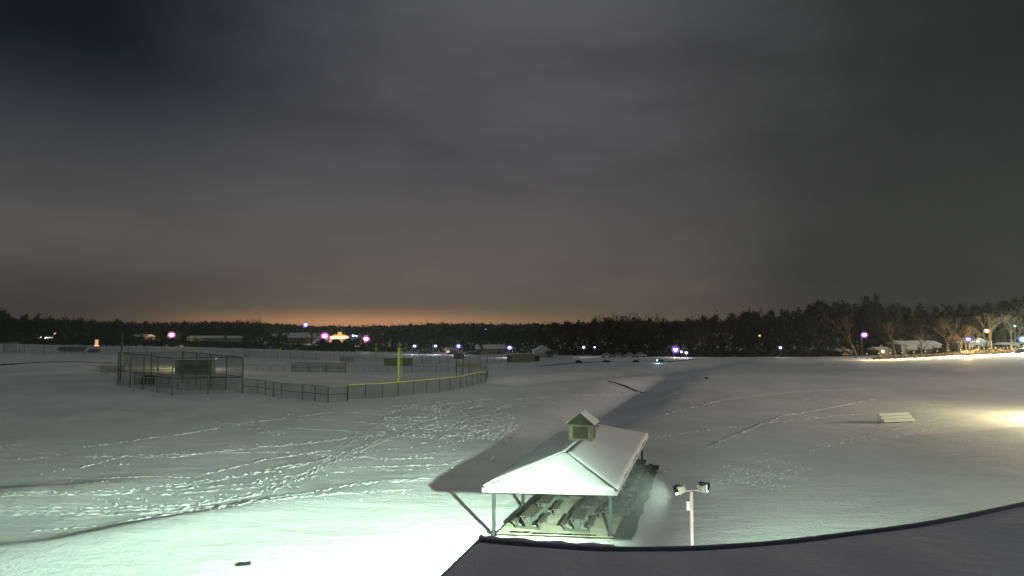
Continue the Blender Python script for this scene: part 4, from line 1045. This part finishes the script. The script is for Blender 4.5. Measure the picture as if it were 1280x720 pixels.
# ------------------------------------------------------------------ trees
def tree_bare(seed, h, spread=0.42, mat_t=M_bark, mat_c=M_twig, depth=5):
    rd = random.Random(seed); T_ = MB(); C_ = MB()
    def seg(mb, a, b, ra, rb, n):
        mb.tube([a, b], [ra, rb], n, False)
    def grow(p, d, L, r, lv):
        steps = 3 if lv < 2 else 2; q = p
        for s in range(steps):
            d = (d + Vector((rd.gauss(0, .12), rd.gauss(0, .12), rd.gauss(0.03, .08)))).normalized()
            nq = q + d * L / steps; seg(T_ if lv == 0 else C_, q, nq, r * (1 - 0.25 * s / steps), r * (1 - 0.25 * (s + 1) / steps), 5 if lv < 2 else 3); q = nq
            if lv > 0 or s == steps - 1:
                pass
        if lv >= depth: return
        nb = rd.choice((2, 3, 3)) if lv < 3 else rd.choice((2, 3))
        if lv == 0: nb = 5
        for k in range(nb):
            a = rd.uniform(0, 6.28); sp = rd.uniform(spread * 0.6, spread * 1.5)
            side = Vector((math.cos(a), math.sin(a), 0)); nd = (d + side * sp + Vector((0, 0, 0.12))).normalized()
            bp = q if k < 2 else p.lerp(q, rd.uniform(0.5, 0.95))
            grow(bp, nd, L * rd.uniform(0.62, 0.82), max(r * 0.58, 0.025), lv + 1)
    grow(Vector((0, 0, -0.2)), Vector((0, 0, 1)), h * 0.30, h * 0.018, 0)
    zs = max(v[2] for v in C_.v); k = h / zs
    T_.v = [(x, y, z * k) for x, y, z in T_.v]; C_.v = [(x, y, z * k) for x, y, z in C_.v]
    return T_, C_, mat_t, mat_c
def tree_conifer(seed, h, wd=0.17):
    rd = random.Random(seed); T_ = MB(); C_ = MB(); T_.tube([(0, 0, -0.2), (0, 0, h * 0.97)], [h * 0.017, 0.03], 6)
    n = int(h * 3.2)
    for i in range(n):
        f = i / n; z = h * (0.10 + 0.90 * f); R_ = h * wd * (1 - f) ** 0.85 * rd.uniform(0.75, 1.15) + 0.15
        m = rd.randint(6, 9); ph = rd.uniform(0, 6)
        for k in range(m):
            a = ph + 6.283 * k / m + rd.uniform(-.25, .25); L = R_ * rd.uniform(0.65, 1.2); dr = L * rd.uniform(0.15, 0.5)
            c, s = math.cos(a), math.sin(a); w_ = L * 0.30 + 0.1
            tip = Vector((c * L, s * L, z - dr)); mid = Vector((c * L * .55, s * L * .55, z - dr * 0.2)); sd = Vector((-s, c, 0)) * w_ * 0.5
            C_.raw([(0, 0, z + 0.15), mid + sd - Vector((0, 0, .12 * L)), tip, mid - sd - Vector((0, 0, .12 * L)), mid + Vector((0, 0, 0.1))], [(0, 1, 4), (0, 4, 3), (1, 2, 4), (4, 2, 3)])
    return T_, C_, M_bark, M_needle
def tree_leafy(seed, h, mat_c=M_leafdark, wide=0.30, dens=1.0):
    """pine or oak holding dark clumps"""
    rd = random.Random(seed); T_ = MB(); C_ = MB(); T_.tube([(0, 0, -0.2), (rd.gauss(0, .2), rd.gauss(0, .2), h * 0.5), (rd.gauss(0, .4), rd.gauss(0, .4), h * 0.9)], [h * 0.020, h * .013, 0.04], 6)
    for i in range(int(15 * dens)):
        f = rd.uniform(0.25, 1.0); a = rd.uniform(0, 6.28); rr = h * wide * math.sqrt(max(0.05, 1 - ((f - 0.55) / 0.5) ** 2)) * rd.uniform(0.2, 1.0)
        cp = Vector((math.cos(a) * rr, math.sin(a) * rr, h * f * 0.92)); cr = h * rd.uniform(0.07, 0.13)
        T_.tube([(0, 0, cp.z * 0.75), cp], [0.09, 0.03], 3, False)
        for k in range(42):
            v = Vector((rd.gauss(0, 1), rd.gauss(0, 1), rd.gauss(0, .7))).normalized() * cr * rd.uniform(0.3, 1.15); p = cp + v
            s = rd.uniform(0.22, 0.5) * h / 14; e = Euler((rd.uniform(0, 6), rd.uniform(0, 6), rd.uniform(0, 6))).to_matrix()
            C_.raw([p + e @ Vector((-s, -s * .6, 0)), p + e @ Vector((s, -s * .5, 0)), p + e @ Vector((0, s, 0.1 * s))], [(0, 1, 2)])
    return T_, C_, M_bark, mat_c
H0 = 14.0
protos = {
    'bare': [tree_bare(s, H0, 0.45) for s in (1, 2, 3)],
    'palebare': [tree_bare(s, H0, 0.50, M_barkpale, M_twigwarm) for s in (14, 15)],
    'slim': [tree_bare(s, H0, 0.24, M_barkpale, M_twigwarm) for s in (24, 25)],
    'conifer': [tree_conifer(s, H0) for s in (4, 5)] + [tree_conifer(6, H0, 0.13)],
    'leafy': [tree_leafy(s, H0) for s in (7, 8, 9)] + [tree_leafy(10, H0, wide=0.22)],
}
PM = {}
for kk, L_ in protos.items():
    PM[kk] = []
    for T_, C_, mt, mc in L_:
        res = []
        for mb, mm, nm in ((T_, mt, 'trunk'), (C_, mc, 'crown')):
            me = bpy.data.meshes.new(nm); me.from_pydata(mb.v, [], mb.f); me.update(); me.materials.append(mm); res.append(me)
        PM[kk].append(res)
names = {'bare': 'bare_tree', 'palebare': 'bare_tree', 'slim': 'bare_tree', 'conifer': 'spruce_tree', 'leafy': 'dark_tree'}
def put_tree(kind, x, y, h, label, group=None, wscale=1.0):
    me = random.choice(PM[kind]); t = thing(names[kind], label, 'tree', (x, y, gz(x, y) - 0.05), random.uniform(0, 6.28), group)
    k = h / H0; t.scale = (k * wscale, k * wscale, k)
    for m, nm in zip(me, ('trunk', 'crown')): link(bpy.data.objects.new(nm, m), t)
    return t
SKX = [-60, 0, 8, 13, 20, 40, 52, 75, 93, 105, 123, 145, 160, 200, 250, 300, 320, 340, 380, 440, 470, 520, 560, 620, 632, 665, 680, 702, 720, 745, 775, 830, 840, 870, 900, 925, 937, 945, 960, 1000, 1022, 1035, 1045, 1057, 1070, 1083, 1095, 1108, 1120, 1140, 1180, 1240, 1280, 1340]
SKY = [380, 382, 386, 393, 395, 396, 396, 398, 398, 402, 402, 400, 404, 406, 406, 405, 404, 406, 409, 411, 409, 407, 405, 406, 404, 400, 402, 403, 402, 399, 398, 400, 402, 398, 394, 391, 385, 390, 389, 386, 376, 377, 385, 374, 383, 371, 368, 378, 377, 380, 379, 374, 366, 360]
def zone(px):
    if px < 165: return 'in the dark tree line beyond the raised soccer field', 'tree line beyond the soccer field'
    if px < 330: return 'in the low tree line behind the backstop', 'tree line behind the backstop'
    if px < 500: return 'in the low black belt of trees under the golden building', 'belt under the golden building'
    if px < 690: return 'among the houses behind the scoreboard', 'trees among the houses'
    if px < 900: return 'in the black wood across the middle of the field', 'black wood in the middle'
    if px < 1060: return 'in the tall black wood past the violet lamp', 'tall wood past the violet lamp'
    return 'along the lit roadside', 'trees along the lit roadside'
kindword = {'bare': 'leafless brown tree', 'palebare': 'leafless tree with pale twigs', 'slim': 'slim leafless tree with upright branches', 'conifer': 'dark pointed spruce', 'leafy': 'dark round-headed tree'}
def tree_px(kind, px, top, Y, special=None, wscale=1.0):
    a = on(px, Y); h = max(3.0, at(px, top, Y).z - a.z); z, g = zone(px)
    put_tree(kind, a.x, a.y, h, special or (kindword[kind] + ' ' + z), None if special else (kindword[kind] + ', ' + g), wscale)
px = -50; k = 0
while px < 1335:
    u = (px - 640) / F; ye = float(np.interp(u, U_, YE)); sky = float(np.interp(px, SKX, SKY)); r_ = random.random(); dY = random.uniform(4, 22); front = 0
    if px < 165: kind = 'conifer' if r_ < .35 else 'leafy' if r_ < .8 else 'bare'; top = sky + random.uniform(0, 12)
    elif px < 330: kind = 'leafy' if r_ < .55 else 'conifer' if r_ < .7 else 'bare'; top = sky + random.uniform(4, 18)
    elif px < 500: kind = 'leafy' if r_ < .8 else 'conifer'; top = random.uniform(424, 430) if px < 452 else random.uniform(412, 424); dY = random.uniform(0, 6)
    elif px < 690: kind = 'bare' if r_ < .4 else 'leafy'; top = random.uniform(408, 420); dY = random.uniform(16, 40)
    elif px < 900: kind = 'leafy' if r_ < .72 else 'conifer' if r_ < .85 else 'bare'; top = sky + random.uniform(1, 18)
    elif px < 1060: kind = 'leafy' if r_ < .5 else 'conifer' if r_ < .72 else 'bare'; top = sky + random.uniform(1, 20)
    else: kind = 'leafy' if r_ < .30 else 'bare' if r_ < .55 else 'palebare' if r_ < .85 else 'conifer'; top = sky + random.uniform(7, 26); dY = random.uniform(8, 26)
    tree_px(kind, px, top, ye + dY); px += random.uniform(7.0, 11.5) if px > 690 or px < 165 else random.uniform(8, 12)
# trees one can pick out
tree_px('conifer', -2, 381, 262, 'tall black spruce at the very edge of the view beyond the soccer goal')
tree_px('conifer', 93, 397, 268, 'pointed spruce rising above the tree line near the long lit building')
tree_px('conifer', 145, 398, 270, 'broad dark spruce standing out behind the lit sign', wscale=1.3)
tree_px('conifer', 124, 402, 272, 'spruce between the sign and the broad dark one')
tree_px('bare', 327, 395, 330, 'lone leafless tree standing against the orange glow')
tree_px('bare', 314, 397, 335, 'faint thin leafless tree beside the one against the orange glow')
tree_px('palebare', 566, 418, 306, 'spreading leafless tree lit from below by a violet lamp', wscale=1.4)
tree_px('bare', 474, 416, 325, 'dark leafless tree close past the pink lamp')
for px, top in ((752, 389), (765, 388), (777, 387), (790, 389), (802, 390), (815, 391), (828, 390), (862, 394), (876, 391), (885, 394)):
    tree_px('bare', px, top, 262, wscale=0.8)
tree_px('conifer', 937, 383, 262, 'spruce tip poking above the black wood', wscale=.8)
tree_px('leafy', 1031, 374, 252, 'first of two rounded crowns standing above the tall wood', wscale=.8)
tree_px('leafy', 1058, 373, 252, 'second rounded crown above the tall wood, next to the twin spruces', wscale=.9)
tree_px('conifer', 1083, 370, 250, 'shorter of the twin spruces above the roadside', wscale=.9)
tree_px('conifer', 1095, 366, 252, 'tallest spruce, its tip the highest above the roadside', wscale=.9)
tree_px('leafy', 1120, 377, 250, 'rounded dark crown just past the tallest spruce', wscale=.8)
tree_px('slim', 1068, 391, 222, 'pale upright tree lit beside the violet-white street lamp')
tree_px('slim', 1116, 398, 224, 'slim tree rising above the small peach-lit house')
tree_px('palebare', 1237, 390, 214, 'wide rounded leafless tree lit orange by the high peach lamp', wscale=1.3)
tree_px('palebare', 1183, 396, 222, 'tall pale leafless tree short of the glowing hedge')
tree_px('palebare', 1262, 392, 218, 'pale leafless tree near the faint greenish lamp')
tree_px('palebare', 1210, 404, 212, 'small glowing tree right beside the blue-white lamp')
tree_px('palebare', 1200, 412, 213, 'low glowing tree at the start of the orange hedge', wscale=1.3)
tree_px('palebare', 1150, 416, 224, 'low bushy leafless tree in front of the long grey house', wscale=1.5)
tree_px('leafy', 690, 425, 250, 'dark shrub tree hiding part of the pale gabled house', wscale=1.4)
tree_px('leafy', 601, 428, 293, 'small dark tree between the wide pale house and the shed', wscale=1.3)
tree_px('leafy', 573, 431, 297, 'small black evergreen beside the white shop front', wscale=1.4)
# utility poles by the road
for px, y0, y1, lab in ((1072.5, 445.5, 431, 'slim pale pole at the start of the lit road bank'), (1116.5, 444, 423, 'thin utility pole by the small peach-lit house'), (1198.5, 441.5, 425.5, 'thin pole just before the glowing orange hedge'), (1264.5, 439, 404, 'tall thin pole near the road end')):
    p = gp(px, y0); tp = at(px, y1, p.y); t = thing('utility_pole', lab, 'pole', (p.x, p.y, gz(p.x, p.y)))
    MB().tube([(0, 0, -0.1), (0, 0, tp.z - p.z)], 0.11, 7).build('pole', M_barkpale, t); MB().beam((-0.7, 0, tp.z - p.z - 0.5), (0.7, 0, tp.z - p.z - 0.5), 0.09).build('crossarm', M_barkpale, t)
# lit hedge along the road bank
def tufts(P, size, rd, per=5, tall=1.0):
    n = len(P); V = []; 
    for k in range(per):
        c = P + rd.normal(0, 1, (n, 3)) * size[:, None] * np.array([0.35, 0.35, 0.30 * tall])
        for m in range(3): V.append(c + rd.normal(0, 1, (n, 3)) * size[:, None] * 0.33)
    V = np.stack(V, 1).reshape(-1, 3); Fc = np.arange(len(V)).reshape(-1, 3); return V, Fc
hp = []
for px in np.arange(1196, 1290, 0.35):
    Y = rng.uniform(206, 211); a = on(px, Y); hp.append((a.x, Y, a.z + rng.uniform(0.1, 0.5 + 1.1 * abs(math.sin(px * 0.21)))))
for px in np.arange(1090, 1196, 0.9):
    Y = rng.uniform(208, 213); a = on(px, Y); hp.append((a.x, Y, a.z + rng.uniform(0.1, 0.6)))
hp = np.array(hp); V, Fc = tufts(hp, np.full(len(hp), 0.7), rng, 8); o = np_mesh('hedge', V, Fc, M_twigwarm); tag(o, 'ragged leafless hedge glowing orange along the road bank', kind='stuff')
# undergrowth at the foot of the tree line
hp = []
for px in np.arange(-60, 1340, 0.55):
    u = (px - 640) / F; Y = float(np.interp(u, U_, YE)) + rng.uniform(-1, 8); a = on(px, Y)
    if 500 < px < 700 and rng.random() < .6: continue
    hp.append((a.x, Y, a.z + rng.uniform(0.2, 2.3 if px < 500 else 1.8 if px < 1060 else 1.2)))
hp = np.array(hp); V, Fc = tufts(hp, np.full(len(hp), 1.3), rng, 9); o = np_mesh('undergrowth', V, Fc, M_leafdark); tag(o, 'dark tangled brush along the foot of the tree line', kind='stuff')
# the massed wood behind the single trees
P = []; S = []
for i in range(15000):
    px = rng.uniform(-110, 1390); u = (px - 640) / F; ye = float(np.interp(u, U_, YE)); Y = ye + rng.uniform(22, 70)
    x = u * Y; g = gz(x, Y, False); skt = float(np.interp(px, SKX, SKY))
    if 330 < px < 690:
        Y = ye + rng.uniform(60, 150); x = u * Y; g = gz(x, Y, False); skt = 416 + 3 * math.sin(px * .13) if px < 480 else 412
        if abs(px - 421) < 22 or abs(px - 400) < 8 or abs(px - 457) < 6: Y = ye + rng.uniform(8, 50); x = u * Y; g = gz(x, Y, False); skt = 424
        if px > 500: Y = ye + rng.uniform(30, 90); x = u * Y; g = gz(x, Y, False)
    dip = 4 + 3 * math.sin(px * 0.37) + 2 * math.sin(px * 0.91 + 1)
    zt = at(px, skt + dip, Y).z
    if px > 1100: zt -= 1.5
    P.append((x, Y, g + (zt - g) * rng.random() ** 0.75)); S.append(rng.uniform(0.9, 1.9))
V, Fc = tufts(np.array(P), np.array(S), rng, 7); o = np_mesh('woodland', V, Fc, M_wood); tag(o, 'black massed wood filling the ground behind the first row of trees', kind='stuff')
# far wooded hills
HX = [-150, 0, 60, 160, 250, 300, 345, 380, 440, 480, 520, 560, 620, 700, 800, 950, 1100, 1300, 1450]
HY = [402, 402, 400, 406, 404.5, 404, 406, 409, 410, 409, 407, 405.5, 406.5, 406, 404, 402, 398, 392, 390]
def hills():
    pxs = np.linspace(-160, 1460, 240); rows = [(455, 0.0), (520, 0.12), (640, 0.35), (760, 0.75), (860, 0.98), (900, 1.0), (1000, 0.6), (1250, 0.0)]
    V = []
    for (Y, f) in rows:
        for px in pxs:
            x = (px - 640) / F * Y; g = gz(x, Y, False) - 1.0
            top = at(px, float(np.interp(px, HX, HY)) + 2.8, 880).z + 0.8 * math.sin(px * 0.05)
            V.append((x, Y, g + (top - g) * f))
    n = len(pxs); i, j = np.meshgrid(np.arange(len(rows) - 1), np.arange(n - 1), indexing='ij')
    Fc = np.stack([i * n + j, i * n + j + 1, (i + 1) * n + j + 1, (i + 1) * n + j], -1).reshape(-1, 4)
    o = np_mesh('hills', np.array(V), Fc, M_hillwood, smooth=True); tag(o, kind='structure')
    P = []; S = []
    for k in range(13000):
        px = rng.uniform(-150, 1450); q = rng.random() ** 0.6; Y = 465 + 425 * q; f = float(np.interp(Y, [r[0] for r in rows], [r[1] for r in rows]))
        x = (px - 640) / F * Y; g = gz(x, Y, False) - 1; top = at(px, float(np.interp(px, HX, HY)) + 2.8, 880).z
        P.append((x, Y, g + (top - g) * f + rng.uniform(0, 3.2))); S.append(rng.uniform(2.0, 4.2))
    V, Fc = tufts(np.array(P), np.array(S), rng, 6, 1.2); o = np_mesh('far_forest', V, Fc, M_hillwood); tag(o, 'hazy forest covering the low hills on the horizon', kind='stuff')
hills()

# ------------------------------------------------------------------ thin night haze in the air
hz = bpy.data.materials.new('night_haze'); hz.use_nodes = True; q = NT(hz.node_tree); q.n.clear()
pv_ = q.add('ShaderNodeVolumePrincipled'); pv_.inputs['Color'].default_value = (0.9, 0.93, 0.97, 1); pv_.inputs['Density'].default_value = 0.00017; pv_.inputs['Anisotropy'].default_value = 0.3
q.l.new(pv_.outputs[0], q.add('ShaderNodeOutputMaterial').inputs['Volume'])
o = MB().box((0, 0, 36), (3000, 3000, 77)).build('haze', hz); tag(o, 'thin cold haze hanging over the snowy fields', kind='stuff')
